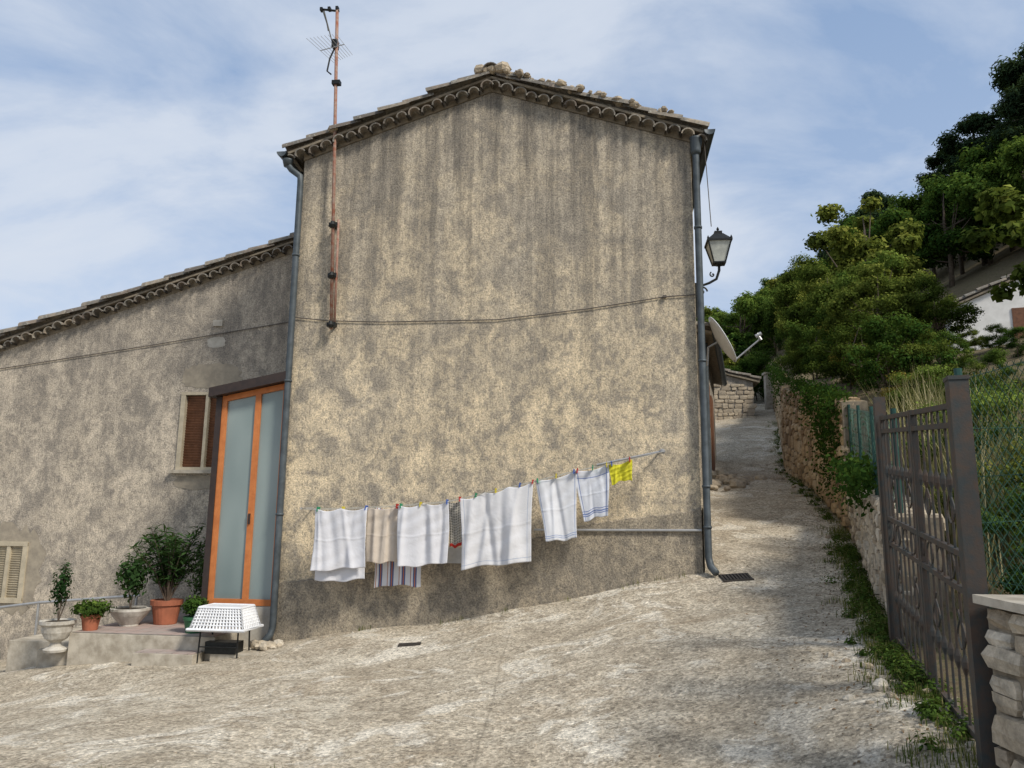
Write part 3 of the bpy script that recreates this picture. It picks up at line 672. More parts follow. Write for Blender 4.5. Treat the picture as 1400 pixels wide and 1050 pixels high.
for i in range(230):
    y=random.uniform(4.2,10.5) if i%3 else random.uniform(10,24); x=float(wallx(y))-.20-abs(random.gauss(0,.12)); z=hz(x,y); m=70; r=random.uniform(.05,.14)
    d=rng.normal(size=(m,3)); d/=np.linalg.norm(d,axis=1,keepdims=True); d[:,2]=np.abs(d[:,2])
    C.append(np.array([x,y,z])+d*r*rng.uniform(.3,1,(m,1))); Nn.append(d+np.array([0,0,.6])); T_.append(rng.uniform(.0,.6,m)+random.uniform(-.15,.15))
me_=leaf_mesh("roadside_weeds",np.concatenate(C),np.concatenate(Nn),.032,.55,np.concatenate(T_),[M_leafA]); o=bpy.data.objects.new("roadside_weeds",me_); COL.objects.link(o)
nl=900; yy=rng.uniform(4,13,nl); xx=wallx(yy)-.25-np.abs(rng.normal(0,.55,nl)); C=np.stack([xx,yy,height(xx,yy)+.008],1)
me_=leaf_mesh("fallen_leaves",C,rng.normal(size=(nl,3))*.35+np.array([0,0,1.]),.028,.5,rng.uniform(0,.6,nl),[simple("dry_leaf",(0.25,0.15,0.07),(0.12,0.08,0.045),20)]); o=bpy.data.objects.new("fallen_leaves",me_); COL.objects.link(o)
P_=[]
for i in range(60):
    y=random.uniform(6.0,10.0); x=float(wallx(y))+random.uniform(.35,1.1); tuft(x,y,18,.11)
blades("dry_reeds",np.concatenate(P_),1.05,.011,M_straw,.25)
def hang(name,seglist,n,size):
    C=[];Nn=[];t=[]
    for (x0,y0,z0,x1,y1,z1,drop,k) in seglist:
        for _ in range(k):
            q=random.random(); bx,by,bz=x0+(x1-x0)*q,y0+(y1-y0)*q,z0+(z1-z0)*q; dr=drop*random.uniform(.2,1)
            m=n; u=rng.uniform(0,1,m)
            C.append(np.stack([bx-.12+rng.normal(size=m)*.10,by+rng.normal(size=m)*.16,bz+.15-u*dr+rng.normal(size=m)*.06],1)); Nn.append(rng.normal(size=(m,3))*.6+np.array([-1,-.3,.4])); t.append(.45-.25*u+rng.normal(size=m)*.15+random.uniform(-.15,.15))
    me=leaf_mesh(name,np.concatenate(C),np.concatenate(Nn),size,.65,np.concatenate(t),[M_leafA])
    o=bpy.data.objects.new(name,me); COL.objects.link(o)
hang("climbing_ivy",[(5.15,11.6,3.35,5.6,13.4,3.8,1.9,34),(5.7,13.8,3.85,6.8,18,4.8,.8,20),(3.4,7.0,1.9,5.0,11.2,2.35,.45,12),(6.8,18.5,4.9,11,31.5,8.0,1.0,30)],150,.06)

# ------------------------------------------------------------------ stone walls
def stone(mb,c,dx,dn,dz,ax,nn,tone,mi=0):
    g=[-1,0,1]; idx={}; vs=[]
    for i in g:
        for j in g:
            for k in g:
                if (i,j,k)==(0,0,0): continue
                m=abs(i)+abs(j)+abs(k); sc={1:1.04,2:.96,3:.86}[m]
                jx,jy,jz=[random.uniform(-.12,.12) for _ in range(3)]
                p=Vector(c)+ax*((i*sc+jx)*dx)+nn*((j*sc+jy)*dn)+Vector((0,0,(k*sc+jz)*dz))
                idx[(i,j,k)]=len(vs); vs.append(p)
    fs=[]
    for axis in range(3):
        for sgn in(-1,1):
            for a in(-1,0):
                for b_ in(-1,0):
                    q=[]
                    for da,db in((0,0),(1,0),(1,1),(0,1)):
                        t=[0,0,0]; t[axis]=sgn; o2=[x for x in range(3) if x!=axis]; t[o2[0]]=a+da; t[o2[1]]=b_+db; q.append(idx[tuple(t)])
                    flip=(sgn<0)^(axis==1); fs.append(tuple(q[::-1]) if flip else tuple(q))
    mb.add(vs,fs,mi,tone)
def stone_wall(name,path,thick,ch,sl,matS,cap=None,gap=.95):
    mb=MB(); root=empty(name)
    for (x0,y0,b0,t0),(x1,y1,b1,t1) in zip(path[:-1],path[1:]):
        A=Vector((x0,y0,0)); B=Vector((x1,y1,0)); d=B-A; L=d.length; ax=d.normalized(); nn=Vector((ax.y,-ax.x,0))
        nc=max(2,round(((t0-b0)+(t1-b1))/2/ch))
        o=.035
        v=[A+nn*o,B+nn*o,B+nn*thick,A+nn*thick]; zb=[b0,b1,b1,b0]; zt=[t0-.02,t1-.02,t1-.02,t0-.02]
        mb.add([(p.x,p.y,z) for p,z in zip(v,zb)]+[(p.x,p.y,z) for p,z in zip(v,zt)],[(3,2,1,0),(4,5,6,7),(0,1,5,4),(1,2,6,5),(2,3,7,6),(3,0,4,7)],1)
        cuts=[0]; 
        for k in range(nc): cuts.append(cuts[-1]+random.uniform(.7,1.35))
        cuts=[c/cuts[-1] for c in cuts]
        for k in range(nc):
            q=-random.uniform(0,sl*.5)
            while q<L:
                l=random.uniform(.6,1.5)*sl; a=max(q,0); b_=min(q+l,L); q+=l
                if b_-a<.04: continue
                m=(a+b_)/2/L; zb=b0+(b1-b0)*m; zt=t0+(t1-t0)*m
                z0=zb+(zt-zb)*cuts[k]; z1=zb+(zt-zb)*cuts[k+1]
                dn=thick*.5 if k==nc-1 else .09
                c=A+ax*((a+b_)/2)+nn*(dn+random.uniform(-.02,.02)); 
                stone(mb,(c.x,c.y,(z0+z1)/2+random.uniform(-.012,.012)),(b_-a)/2*gap,dn,(z1-z0)/2*gap*random.uniform(.85,1.08),ax,nn,random.random())
        if cap:
            ca=[A-nn*.03,B-nn*.03,B+nn*(thick+.03),A+nn*(thick+.03)]; zt=[t0,t1,t1,t0]
            mb.add([(p.x,p.y,z+.005) for p,z in zip(ca,zt)]+[(p.x,p.y,z+cap) for p,z in zip(ca,zt)],[(3,2,1,0),(4,5,6,7),(0,1,5,4),(1,2,6,5),(2,3,7,6),(3,0,4,7)],2)
    mb.obj("stones",[matS,M_mortar,M_conc],root); return root
stone_wall("stone_wall",[(2.24,-1,-.2,1.15),(2.24,2.2,.0,1.18),(2.25,3.80,.25,1.22)],.35,.12,.24,M_stone,.045)
stone_wall("stone_wall",[(2.98,6.08,.5,1.66),(3.95,8.7,.9,1.98),(5.0,11.5,1.15,2.28)],.35,.12,.22,M_stone)
stone_wall("retaining_wall",[(4.98,11.55,1.1,3.42),(5.75,14.6,1.7,4.0),(6.5,18.3,2.4,4.80),(8.9,25.5,4.2,6.4),(11.1,32.5,6.0,8.4)],.4,.19,.34,M_stoneO)

# ------------------------------------------------------------------ gate
GT=empty("iron_gate")
A=Vector((2.30,3.92,0)); B=Vector((2.90,5.98,0)); gd=(B-A); GL=gd.length; gx=gd.normalized(); gn=Vector((gx.y,-gx.x,0))
Rg=Matrix.Rotation(math.atan2(gx.y,gx.x),3,'Z')
def gp(q,z,o=0): p=A+gx*q+gn*o; return (p.x,p.y,z)
def zbt(q): k=q/GL; return .50+.22*k,2.22+.20*k
mb=MB()
mb.box(gp(-.02,1.26),(.09,.09,2.14),0,Rg); mb.box(gp(-.02,2.335),(.10,.10,.02),0,Rg)
mb.box(gp(GL+.04,1.55),(.08,.08,2.05),0,Rg)
mb.obj("posts",[M_gate],GT)
mb=MB()
def rail(dz,f,th=.03,w=.03):
    q0,q1=.07,GL-.03
    z0=zbt(q0)[0]+(zbt(q0)[1]-zbt(q0)[0])*f+dz; z1=zbt(q1)[0]+(zbt(q1)[1]-zbt(q1)[0])*f+dz
    a=[gp(q0,z0-th/2,-w/2),gp(q1,z1-th/2,-w/2),gp(q1,z1-th/2,w/2),gp(q0,z0-th/2,w/2)]
    b_=[(x,y,z+th) for x,y,z in a]
    mb.add(a+b_,[(3,2,1,0),(4,5,6,7),(0,1,5,4),(1,2,6,5),(2,3,7,6),(3,0,4,7)])
for f in (0.02,.43,.54,.93): rail(0,f)
rail(0,.99,.03)
for q in (.08,GL-.04,GL*.5-.02,GL*.5+.03):
    b0,t0=zbt(q); mb.box(gp(q,(b0+t0)/2),(.035,.032,t0-b0),0,Rg)
nb=15
for i in range(nb):
    q=.14+(GL-.24)*i/(nb-1)
    if abs(q-GL*.5)<.07: continue
    b0,t0=zbt(q); H_=t0-b0
    mb.tube([gp(q,b0+.02),gp(q,t0-.03)],.007,6)
    for f in (.2,.75):
        c=gp(q,b0+H_*f); mb.tube([(c[0],c[1],c[2]-.05),(c[0],c[1],c[2]-.015),(c[0],c[1],c[2]+.015),(c[0],c[1],c[2]+.05)],[.008,.018,.018,.008],6)
for i in range(9):
    q=.16+(GL-.28)*i/8; b0,t0=zbt(q); zc=b0+(t0-b0)*.485; R_=.07
    mb.tube([gp(q+R_*math.cos(a),zc+R_*math.sin(a)) for a in np.linspace(0,2*math.pi,17)],.006,5)
for i in range(4):
    q=.3+(GL-.6)*i/3; b0,t0=zbt(q); 
    for f in(.3,.68):
        zc=b0+(t0-b0)*f
        for sg in(-1,1): mb.tube([gp(q+sg*(.012+.07*math.sin(a)*(1-.25*a/3)),zc-.1+.2*a/4.2) for a in np.linspace(0,4.2,12)],.006,5)
mb.obj("leaf",[M_gate],GT)

# ------------------------------------------------------------------ wire fences
def fence(name,p0,p1,b0,b1,t0,t1,sp=.055,r=.0022,posts=(0,1),pr=.022):
    root=empty(name); mb=MB(); A=Vector((p0[0],p0[1],0)); B=Vector((p1[0],p1[1],0)); d=B-A; L=d.length; ax=d.normalized(); nn=Vector((ax.y,-ax.x,0))
    def P(q,f): m=q/L; z0=b0+(b1-b0)*m; z1=t0+(t1-t0)*m; p=A+ax*q; return Vector((p.x,p.y,z0+(z1-z0)*f))
    Hh=((t0-b0)+(t1-b1))/2
    for sg in(-1,1):
        q=-Hh
        while q<L+Hh:
            a,b_=q,q+Hh*sg
            lo,hi=0.0,1.0
            dq=b_-a
            for bound in (0,L):
                k=(bound-a)/dq
                if (bound==0)==(dq>0): lo=max(lo,k)
                else: hi=min(hi,k)
            if hi>lo+.01:
                n=max(1,int((hi-lo)*Hh/.3)); pts=[]
                for i in range(n+1):
                    f=lo+(hi-lo)*i/n; p=P(a+dq*f,f)+nn*(.018*math.sin(5*(a+dq*f))*math.sin(3*f)); pts.append(p)
                mb.tube(pts,r,3,0,.5,False)
            q+=sp
    for f in(.02,.5,.98): mb.tube([P(L*i/8,f) for i in range(9)],r*1.2,4)
    mb.obj("mesh",[M_greenwire],root)
    mb=MB()
    for m in posts:
        c=P(L*m,0); tt=P(L*m,1); mb.tube([(c.x,c.y,c.z-.3),(tt.x,tt.y,tt.z+.05)],pr,8)
    mb.obj("posts",[M_greenpost],root); return root
fence("wire_fence",(3.06,6.1),(5.1,11.5),1.66,2.28,2.45,3.3,.12,.0022,(0.0,.34,.67,1),.022)
fence("wire_fence",(2.78,4.7),(2.62,1.2),1.25,1.22,2.5,2.4,.065,.002,(0,.5,1),.024)
fence("wire_fence",(2.80,4.72),(6.5,5.6),1.0,1.2,2.2,2.4,.09,.002,(.33,.66,1),.022)

# ------------------------------------------------------------------ antenna mast
AM=empty("antenna_mast",(O[0],O[1],0),-PHI)
mb=MB()
def pole(z): return (-4.91-.17*(z-4.15)/4.97,-.13,z)
PT=8.98
mb.tube([pole(4.12),pole(6.8),pole(PT)],.024,10)
x,y,z=pole(4.15); mb.tube([(x+.045,-.13,4.2),(x-.02+.045,-.13,5.7)],.018,8)
mb.obj("pole",[M_rust],AM,smooth=True)
mb=MB()
for z in (4.18,4.88,5.62,7.8):
    x=pole(z)[0]; mb.bb(x-.05,x+.07,-.17,-.09,z-.03,z+.03); 
    if z<6: mb.bb(x-.015,x+.02,-.12,0.0,z-.012,z+.012); mb.lathe((x+.01,-.17,z-.05),[(.02,0),(.045,.04),(.03,.09)],8)
px=pole(PT)[0]
mb.tube([(px-.23,-.13,PT+.03),(px+.03,-.13,PT-.02)],.016,6)
mb.tube([(px-.20,-.13,PT),(px-.02,-.13,PT-.62)],.009,5)
mb.tube([(px-.22,-.13,PT),(px-.15,-.13,PT-.2),(px-.12,-.13,PT-.33)],.008,5)
for k in range(3): mb.bb(px-.26+.12*k,px-.22+.12*k,-.16,-.1,PT+.0,PT+.05)
mb.bb(px-.04,px+.04,-.18,-.08,PT-.62,PT-.5)
mb.tube([(px+.02,-.13,PT-.55),(px-.06,-.16,PT-.8),(px-.09,-.16,PT-1.0),(px-.03,-.15,PT-1.05)],.012,6)
mb.obj("brackets_and_head",[M_black],AM)
mb=MB()
b0=Vector((px-.30,.05,PT-.52)); b1=Vector((px+.22,-.35,PT-.72))
mb.tube([b0,b1],.007,6)
for i in range(9):
    c=b0.lerp(b1,i/8); w=.24-.012*i
    mb.tube([c+Vector((-w*.7,-w*.6,.12)),c+Vector((w*.7,w*.6,-.12))],.0035,4)
mb.obj("antenna_elements",[M_alu],AM)

# ------------------------------------------------------------------ street lamp on bracket
LP=empty("street_lamp",(O[0],O[1],0),-PHI)
mb=MB(); lx,lt=.34,.16
mb.tube([(.0,.1,4.35),(.03,.1,4.55),(.10,.12,4.68),(.20,.14,4.72),(.30,.16,4.78),(lx,lt,4.9),(lx,lt,4.98)],.018,8)
mb.tube([(.10+.07*math.cos(a)*(1-a/9),.12,4.60+.07*math.sin(a)*(1-a/9)) for a in np.linspace(0,7,22)],.012,6)
mb.tube([(.25+.05*math.cos(a)*(1-a/9),.15,4.84+.05*math.sin(a)*(1-a/9)) for a in np.linspace(2,9,20)],.010,6)
mb.bb(-.0,.03,.05,.15,4.25,4.7)
mb.lathe((lx,lt,4.96),[(.02,0),(.06,.01),(.065,.03),(.03,.045)],12)
def frus(mb,z0,w0,z1,w1,mi):
    vs=[(lx+sx*w,lt+sy*w,z) for z,w in((z0,w0),(z1,w1)) for sx,sy in((-1,-1),(1,-1),(1,1),(-1,1))]
    mb.add(vs,[(3,2,1,0),(4,5,6,7)]+[(i,(i+1)%4,4+(i+1)%4,4+i) for i in range(4)],mi)
frus(mb,5.0,.075,5.27,.145,1)
for sx,sy in((-1,-1),(1,-1),(1,1),(-1,1)):
    mb.tube([(lx+sx*.077,lt+sy*.077,5.0),(lx+sx*.148,lt+sy*.148,5.27)],.011,5)
frus(mb,4.985,.085,5.003,.085,0); frus(mb,5.27,.165,5.295,.165,0); frus(mb,5.295,.155,5.40,.06,0); frus(mb,5.40,.05,5.44,.05,0)
mb.lathe((lx,lt,5.44),[(.03,0),(.012,.02),(.02,.04),(.004,.07)],8)
for sx in(-1,1):
    mb.lathe((lx+sx*.15,lt-.15,5.29),[(.012,0),(.016,.02),(.003,.05)],6)
mb.obj("lantern",[M_black,M_lampglass],LP)

# ------------------------------------------------------------------ houses up the lane
def lane_house(name,c,rz,w,d,zb,ze,slope,ridge_along,matw):
    h=empty(name,(c[0],c[1],0),rz); mb=MB()
    if ridge_along=='y': prof=[(0,zb),(w,zb),(w,ze),(w/2,ze+slope*w/2),(0,ze)]
    else: prof=[(0,zb),(w,zb),(w,ze),(0,ze+slope*w)]
    mb.poly(prof,0,d); o=mb.obj("walls",[matw],h); recalc(o)
    mb=MB(); m2=MB()
    if ridge_along=='y':
        roof_slope(mb,w/2,ze+slope*w/2+.08,w+.25,ze-slope*.25+.08,-.15,d+.15); roof_slope(mb,w/2,ze+slope*w/2+.08,-.25,ze-slope*.25+.08,-.15,d+.15)
        dk=[(w/2,ze+slope*w/2+.02),(w+.22,ze-slope*.22+.02),(w+.22,ze-slope*.22+.08),(w/2,ze+slope*w/2+.08)]
        m2.poly(dk,-.12,d+.1); dk=[(w/2,ze+slope*w/2+.02),(-.22,ze-slope*.22+.02),(-.22,ze-slope*.22+.08),(w/2,ze+slope*w/2+.08)]; m2.poly(dk,-.12,d+.1)
    else:
        roof_slope(mb,-.1,ze+slope*(w+.1)+.08,w+.25,ze-slope*.25+.08,-.15,d+.15)
        m2.poly([(-.1,ze+slope*(w+.1)+.02),(w+.22,ze-slope*.22+.02),(w+.22,ze-slope*.22+.08),(-.1,ze+slope*(w+.1)+.08)],-.12,d+.1)
    mb.obj("roof_tiles",[M_tile],h); o=m2.obj("roof_deck",[M_mortar],h); recalc(o)
    return h
a2=math.atan2(5.5-3.75,20.6-14.9)
h2=lane_house("lane_house",(3.75-5.5*math.cos(a2),14.9+5.5*math.sin(a2)),-a2,5.5,5.9,0.0,5.25,.25,'y',M_stucco2)
mb=MB(); gutter(mb,5.5+.28,5.25+.0,-.1,5.9,.07); mb.tube([(5.56,.6,5.2),(5.56,.6,2.3)],.04,8); mb.obj("gutter",[M_pipe],h2)
mb=MB(); mb.bb(5.5,5.54,3.1,4.0,2.6,4.5); mb.bb(5.5,5.56,1.3,1.9,3.6,4.5); mb.obj("door_and_shutter",[M_wood],h2)
h3=lane_house("stone_lane_house",(4.35,27.9),-.12,4.4,5,2.5,6.55,.27,'x',M_stucco2)
mb=MB()
z0=4.3
while z0<7.4:
    ch_=random.uniform(.09,.2); q=1.2+random.uniform(-.2,.1)
    while q<4.3:
        l=random.uniform(.1,.42)
        if z0+ch_<6.5+.27*(4.4-q-l)-.03: stone(mb,(min(q+l/2,4.3),random.uniform(-.02,.02),z0+ch_/2+random.uniform(-.015,.015)),l/2*random.uniform(.8,1),.04,ch_/2*random.uniform(.75,1.05),Vector((1,0,0)),Vector((0,1,0)),random.random()*.55)
        q+=l
    z0+=ch_
mb.obj("stone_facing",[M_stone],h3)
h4=lane_house("hillside_house",(13.3,22.6),-.35,4.8,6,4.5,8.0,.42,'y',M_whitewall)
mb=MB(); mb.bb(1.6,2.3,-.03,.02,6.9,7.9); mb.obj("window_shutters",[M_wood],h4)
mb=MB(); x,y=10.15,30.0; z=hz(x,y); mb.bb(x-.12,x+.12,y-.12,y+.12,z-.2,z+1.4); mb.bb(x-.17,x+.17,y-.17,y+.17,z+1.4,z+1.48); mb.obj("gate_pillar",[M_conc])

# satellite dish
SD=empty("satellite_dish",(3.95,14.6,4.75))
mb=MB()
nrm=Vector((.86,-.16,.48)).normalized(); u=nrm.cross(Vector((0,0,1))).normalized(); w=u.cross(nrm)
cen=Vector((.06,0,.28)); R_=.47; vs=[cen]; fs=[]; seg=28
rings=5
for i in range(1,rings+1):
    r=R_*i/rings
    for k in range(seg):
        a=2*math.pi*k/seg; vs.append(cen+u*math.cos(a)*r+w*math.sin(a)*r*1.08+nrm*(.09*(i/rings)**2))
for k in range(seg): fs.append((0,1+k,1+(k+1)%seg))
for i in range(rings-1):
    for k in range(seg): a=1+i*seg+k; b_=1+i*seg+(k+1)%seg; fs.append((a,a+seg,b_+seg,b_))
mb.add(vs,fs); o=mb.obj("reflector",[M_white],SD,smooth=True)
sm=o.modifiers.new("s",'SOLIDIFY'); sm.thickness=.012
mb=MB(); lo=cen-w*R_*1.02+nrm*.05; tip=lo+nrm*.66+w*.13
mb.tube([lo,tip],.018,6); mb.tube([tip-w*.03,tip+w*.12],.03,8); mb.tube([tip-nrm*.05+w*.08,tip+nrm*.07+w*.08],.04,8)
mb.tube([cen-nrm*.02,cen-nrm*.22,cen-nrm*.25-Vector((0,0,.35))],.022,8)
mb.obj("arm_and_bracket",[M_alu],SD)

# ------------------------------------------------------------------ laundry
LT=-.38
def rope_z(s):
    k=np.interp(s,[-5.02,-4.5,-3.8,-3.15,-2.1,-1.56,-1.16,-.5],[1.69,1.70,1.74,1.80,2.05,2.19,2.27,2.43]); return float(k)
CL=empty("clothes_line",(O[0],O[1],0),-PHI)
mb=MB()
mb.tube([(s,LT,rope_z(s)) for s in np.linspace(-5.02,-1.2,30)],.004,5,0)
mb.tube([(s,LT-.09,rope_z(s)-.015) for s in np.linspace(-5.02,-.5,30)],.0035,5,0)
mb.tube([(-5.08,0,1.70),(-5.04,LT-.12,1.69)],.012,6,1); mb.tube([(-1.3,LT,2.26),(-.5,LT,2.43)],.014,7,1); mb.tube([(-.52,0,2.44),(-.5,LT-.03,2.43)],.014,7,1)
mb.lathe((-.5,LT,2.40),[(.02,0),(.035,.02),(.035,.05),(.01,.06)],8,1)
mb.obj("rope_and_arms",[M_rope,M_alu],CL)
def cloth_mat(name,base,kind=None,c2=(.1,.15,.4),c3=None):
    m,nt,b=new_mat(name); uv=nt.nodes.new("ShaderNodeUVMap").outputs[0]; u,v,_=sep(nt,uv)
    col=mix(nt,ramp(nt,noise(nt,coords(nt),3,3),[(.3,0),(.7,.15)]),base,tuple(x*.85 for x in base))
    def band(sock,c,w):
        return mth(nt,'LESS_THAN',mth(nt,'ABSOLUTE',mth(nt,'SUBTRACT',sock,c)),w)
    if kind=='edge':
        for c,w in((.05,.006),(.08,.006)): col=mix(nt,band(v,c,w),col,c2)
        for c,w in((.05,.008),(.95,.008)): col=mix(nt,band(u,c,w),col,c2)
    if kind=='border':
        for c,w in((.10,.010),(.14,.014),(.19,.008),(.85,.008)): col=mix(nt,band(v,c,w),col,c2)
        for c in(.08,.92): col=mix(nt,band(u,c,.012),col,c2)
    if kind=='stripes':
        f=mth(nt,'FRACT',mth(nt,'MULTIPLY',u,4.0)); col=mix(nt,band(f,.5,.16),col,c2); col=mix(nt,band(f,.5,.05),col,c3); col=mix(nt,band(f,.12,.03),col,c3)
    if kind=='grid':
        f=mth(nt,'FRACT',mth(nt,'MULTIPLY',u,7)); g=mth(nt,'FRACT',mth(nt,'MULTIPLY',v,17))
        k=mth(nt,'MULTIPLY',mth(nt,'GREATER_THAN',f,.3),mth(nt,'GREATER_THAN',g,.3)); col=mix(nt,k,c2,col); col=mix(nt,mth(nt,'LESS_THAN',v,.07),col,(.5,.04,.03))
    if kind=='wide':
        for c,w in((.05,.004),(.94,.004)): col=mix(nt,band(u,c,w),col,c2)
        for c,w in((.06,.004),): col=mix(nt,band(v,c,w),col,c2)
    setc(nt,b,col); b.inputs["Roughness"].default_value=.9
    cv_=coords(nt)
    cre=noise(nt,cv_,9,4,.6,1.2)
    bump(nt,b,mix(nt,.25,cre,noise(nt,cv_,160,2)),.65,.014)
    tr=nt.nodes.new("ShaderNodeBsdfTranslucent"); nt.links.new(col,tr.inputs[0]); mx=nt.nodes.new("ShaderNodeMixShader"); mx.inputs[0].default_value=.22
    out=nt.nodes["Material Output"]; nt.links.new(b.outputs[0],mx.inputs[1]); nt.links.new(tr.outputs[0],mx.inputs[2]); nt.links.new(mx.outputs[0],out.inputs[0])
    return m
def cloth(name,sa,sb,bl,br,mat,t=LT,folds=3,amp=.02,seed=1,ztop=None):
    rd=random.Random(seed); nu,nv=60,60; root=empty(name,(O[0],O[1],0),-PHI)
    pl=[(rd.uniform(.03,.97),rd.uniform(.025,.07),rd.uniform(.4,1.3)*rd.choice((-1,1,1)),rd.uniform(-.2,.2)) for _ in range(int(folds*2)+2)]
    ph=[rd.random()*6.28 for _ in range(8)]
    vs=[];uvs=[];fs=[]
    for j in range(nv+1):
        v=j/nv
        for i in range(nu+1):
            u=i/nu; st=sa+(sb-sa)*u; zt=rope_z(st)-.035*abs(math.sin(math.pi*u*max(1,round((sb-sa)/.35))))**1.2-.004
            if ztop is not None: zt=ztop
            sbm=bl[0]+(br[0]-bl[0])*u; zb=bl[1]+(br[1]-bl[1])*u
            zb+=.016*math.sin(5*u+ph[5])+.008*math.sin(13*u+ph[4])
            s=st+(sbm-st)*v+.010*math.sin(4*v+ph[1])*(u-.5)*2; z=zt+(zb-zt)*v
            w=0
            for c,wd,am,dr in pl:
                uu=(u-(c+dr*v))/(wd*(1+.8*v)); w+=am*math.exp(-uu*uu)
            w+=.6*math.sin(2.2*folds*u+ph[0]+.8*v)
            y=t-amp*w*(.35+.9*v**.7)-.015*math.sin(2.6*v+ph[6])*v
            y+=.004*math.sin(17*u+11*v+ph[3])*math.sin(13*v-7*u+ph[4])+.002*math.sin(29*v+9*u+ph[2])
            y-=.005*math.exp(-((v-.5)/.012)**2)
            vs.append((s,y,z)); uvs.append((u,1-v))
    W_=nu+1
    for j in range(nv):
        for i in range(nu): fs.append((j*W_+i,(j+1)*W_+i,(j+1)*W_+i+1,j*W_+i+1))
    me=bpy.data.meshes.new(name); me.from_pydata(vs,[],fs); me.materials.append(mat); me.polygons.foreach_set("use_smooth",[True]*len(fs))
    ul=me.uv_layers.new(name="UVMap")
    for p in me.polygons:
        for li in p.loop_indices: ul.data[li].uv=uvs[me.loops[li].vertex_index]
    o=bpy.data.objects.new("cloth",me); COL.objects.link(o); o.parent=root
    md=o.modifiers.new("s",'SOLIDIFY'); md.thickness=.003
    return root
MW=cloth_mat("white_cotton",(.74,.74,.77)); MW2=cloth_mat("white_cotton_line",(.74,.74,.76),'wide',(.45,.5,.6))
MC=cloth_mat("cream_cotton",(.64,.56,.47)); ME=cloth_mat("white_blue_edge",(.74,.75,.78),'edge',(.35,.42,.6))
MBd=cloth_mat("white_blue_border",(.73,.75,.80),'border',(.20,.26,.48)); MS=cloth_mat("striped_towel",(.74,.74,.76),'stripes',(.10,.14,.30),(.45,.18,.10))
MG=cloth_mat("grid_towel",(.24,.23,.20),'grid',(.56,.52,.45)); MY=cloth_mat("yellow_cloth",(.74,.70,.05))
cloth("hanging_bedsheet",-4.86,-4.18,(-4.86,.93),(-4.17,.96),MW,LT-.10,2.5,.026,1)
cloth("hanging_bedsheet",-4.86,-4.22,(-4.85,.79),(-4.19,.82),MW,LT-.03,2,.012,2)
cloth("hanging_towel",-4.22,-3.76,(-4.18,1.04),(-3.78,1.04),MC,LT-.0,2,.02,3)
cloth("striped_towel",-4.12,-3.52,(-4.13,.72),(-3.50,.75),MS,LT+.12,2,.012,4)
cloth("hanging_towel",-3.78,-3.14,(-3.76,1.00),(-3.13,1.03),MW,LT-.09,2,.026,5)
cloth("patterned_towel",-3.17,-2.96,(-3.14,1.23),(-2.97,1.26),MG,LT+.02,1,.008,6)
cloth("hanging_bedsheet",-3.00,-2.08,(-2.95,.96),(-2.11,1.10),MW2,LT-.09,4,.030,7)
cloth("hanging_towel",-2.05,-1.56,(-1.93,1.31),(-1.54,1.38),ME,LT-.05,2,.026,8)
cloth("hanging_towel",-1.57,-1.16,(-1.47,1.57),(-1.16,1.64),MBd,LT-.03,2,.014,9)
cloth("yellow_cloth",-1.15,-.88,(-1.13,2.02),(-.86,2.08),MY,LT-.02,1,.010,10)
mb=MB()
PM=[simple("peg_green",(.03,.25,.12)),simple("peg_red",(.45,.04,.03)),simple("peg_blue",(.05,.12,.4)),simple("peg_yellow",(.6,.5,.05))]
for i,s in enumerate([-4.83,-4.5,-4.2,-3.80,-3.75,-3.5,-3.16,-3.0,-2.8,-2.55,-2.25,-2.09,-2.03,-1.8,-1.58,-1.54,-1.35,-1.18,-1.12,-.9]):
    z=rope_z(s)-.01; mb.box((s,LT-.06,z),(.012,.10,.06),i*7%4,Matrix.Rotation(random.uniform(-.2,.2),3,'Y'))
mb.obj("pegs",PM,CL)

# ------------------------------------------------------------------ pots and plants
def leafset(n,rx,rz,zc):
    d=rng.normal(size=(n,3)); d/=np.linalg.norm(d,axis=1,keepdims=True); r=rng.uniform(0,1,n)**.45
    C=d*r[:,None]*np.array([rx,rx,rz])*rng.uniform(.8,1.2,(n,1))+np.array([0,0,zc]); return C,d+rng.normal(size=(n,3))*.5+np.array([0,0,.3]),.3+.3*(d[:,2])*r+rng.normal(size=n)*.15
def potted(name,x,y,z,prof,matp,C,Nn,t,size,asp,leafm=None,stems=None,updir=None,jit=.35):
    root=empty(name,(x,y,z)); mb=MB(); mb.lathe((0,0,0),prof,22); 
    hh=max(p[1] for p in prof); rr=[p[0] for p in prof if p[1]==hh][0]
    mb.lathe((0,0,hh-.03),[(rr*.9,0),(rr*.9,.012)],18,1)
    mb.obj("pot",[matp,M_soil],root,smooth=False)
    if stems:
        m2=MB()
        for st in stems: m2.tube(st,[.008]*(len(st)-1)+[.003],5)
        m2.obj("stems",[M_bark],root)
    me=leaf_mesh("leaves",C,Nn,size,asp,t,[leafm or M_leafD],None,updir,jit); o=bpy.data.objects.new("leaves",me); COL.objects.link(o); o.parent=root
    return root
def pot(r,h): return [(r*.72,0),(r*.74,.01),(r*.95,h*.8),(r*1.05,h*.8),(r*1.07,h),(r*.95,h),(r*.9,h*.96)]
x,y=-5.72,10.12
C,Nn,t=leafset(420,.13,.30,.80); potted("urn_planter",x,y,-.12,[(.13,0),(.14,.03),(.07,.07),(.06,.11),(.13,.16),(.17,.24),(.18,.31),(.21,.34),(.21,.38),(.18,.38),(.16,.36)],M_whitestone,C,Nn,t,.06,.4,None,[[(0,0,.36),(.02,0,.7),(.03,0,1.05)],[(0,0,.36),(-.05,.02,.7),(-.09,0,.9)],[(0,0,.36),(.06,.02,.6),(.10,0,.8)]])
x,y=-5.40,10.3
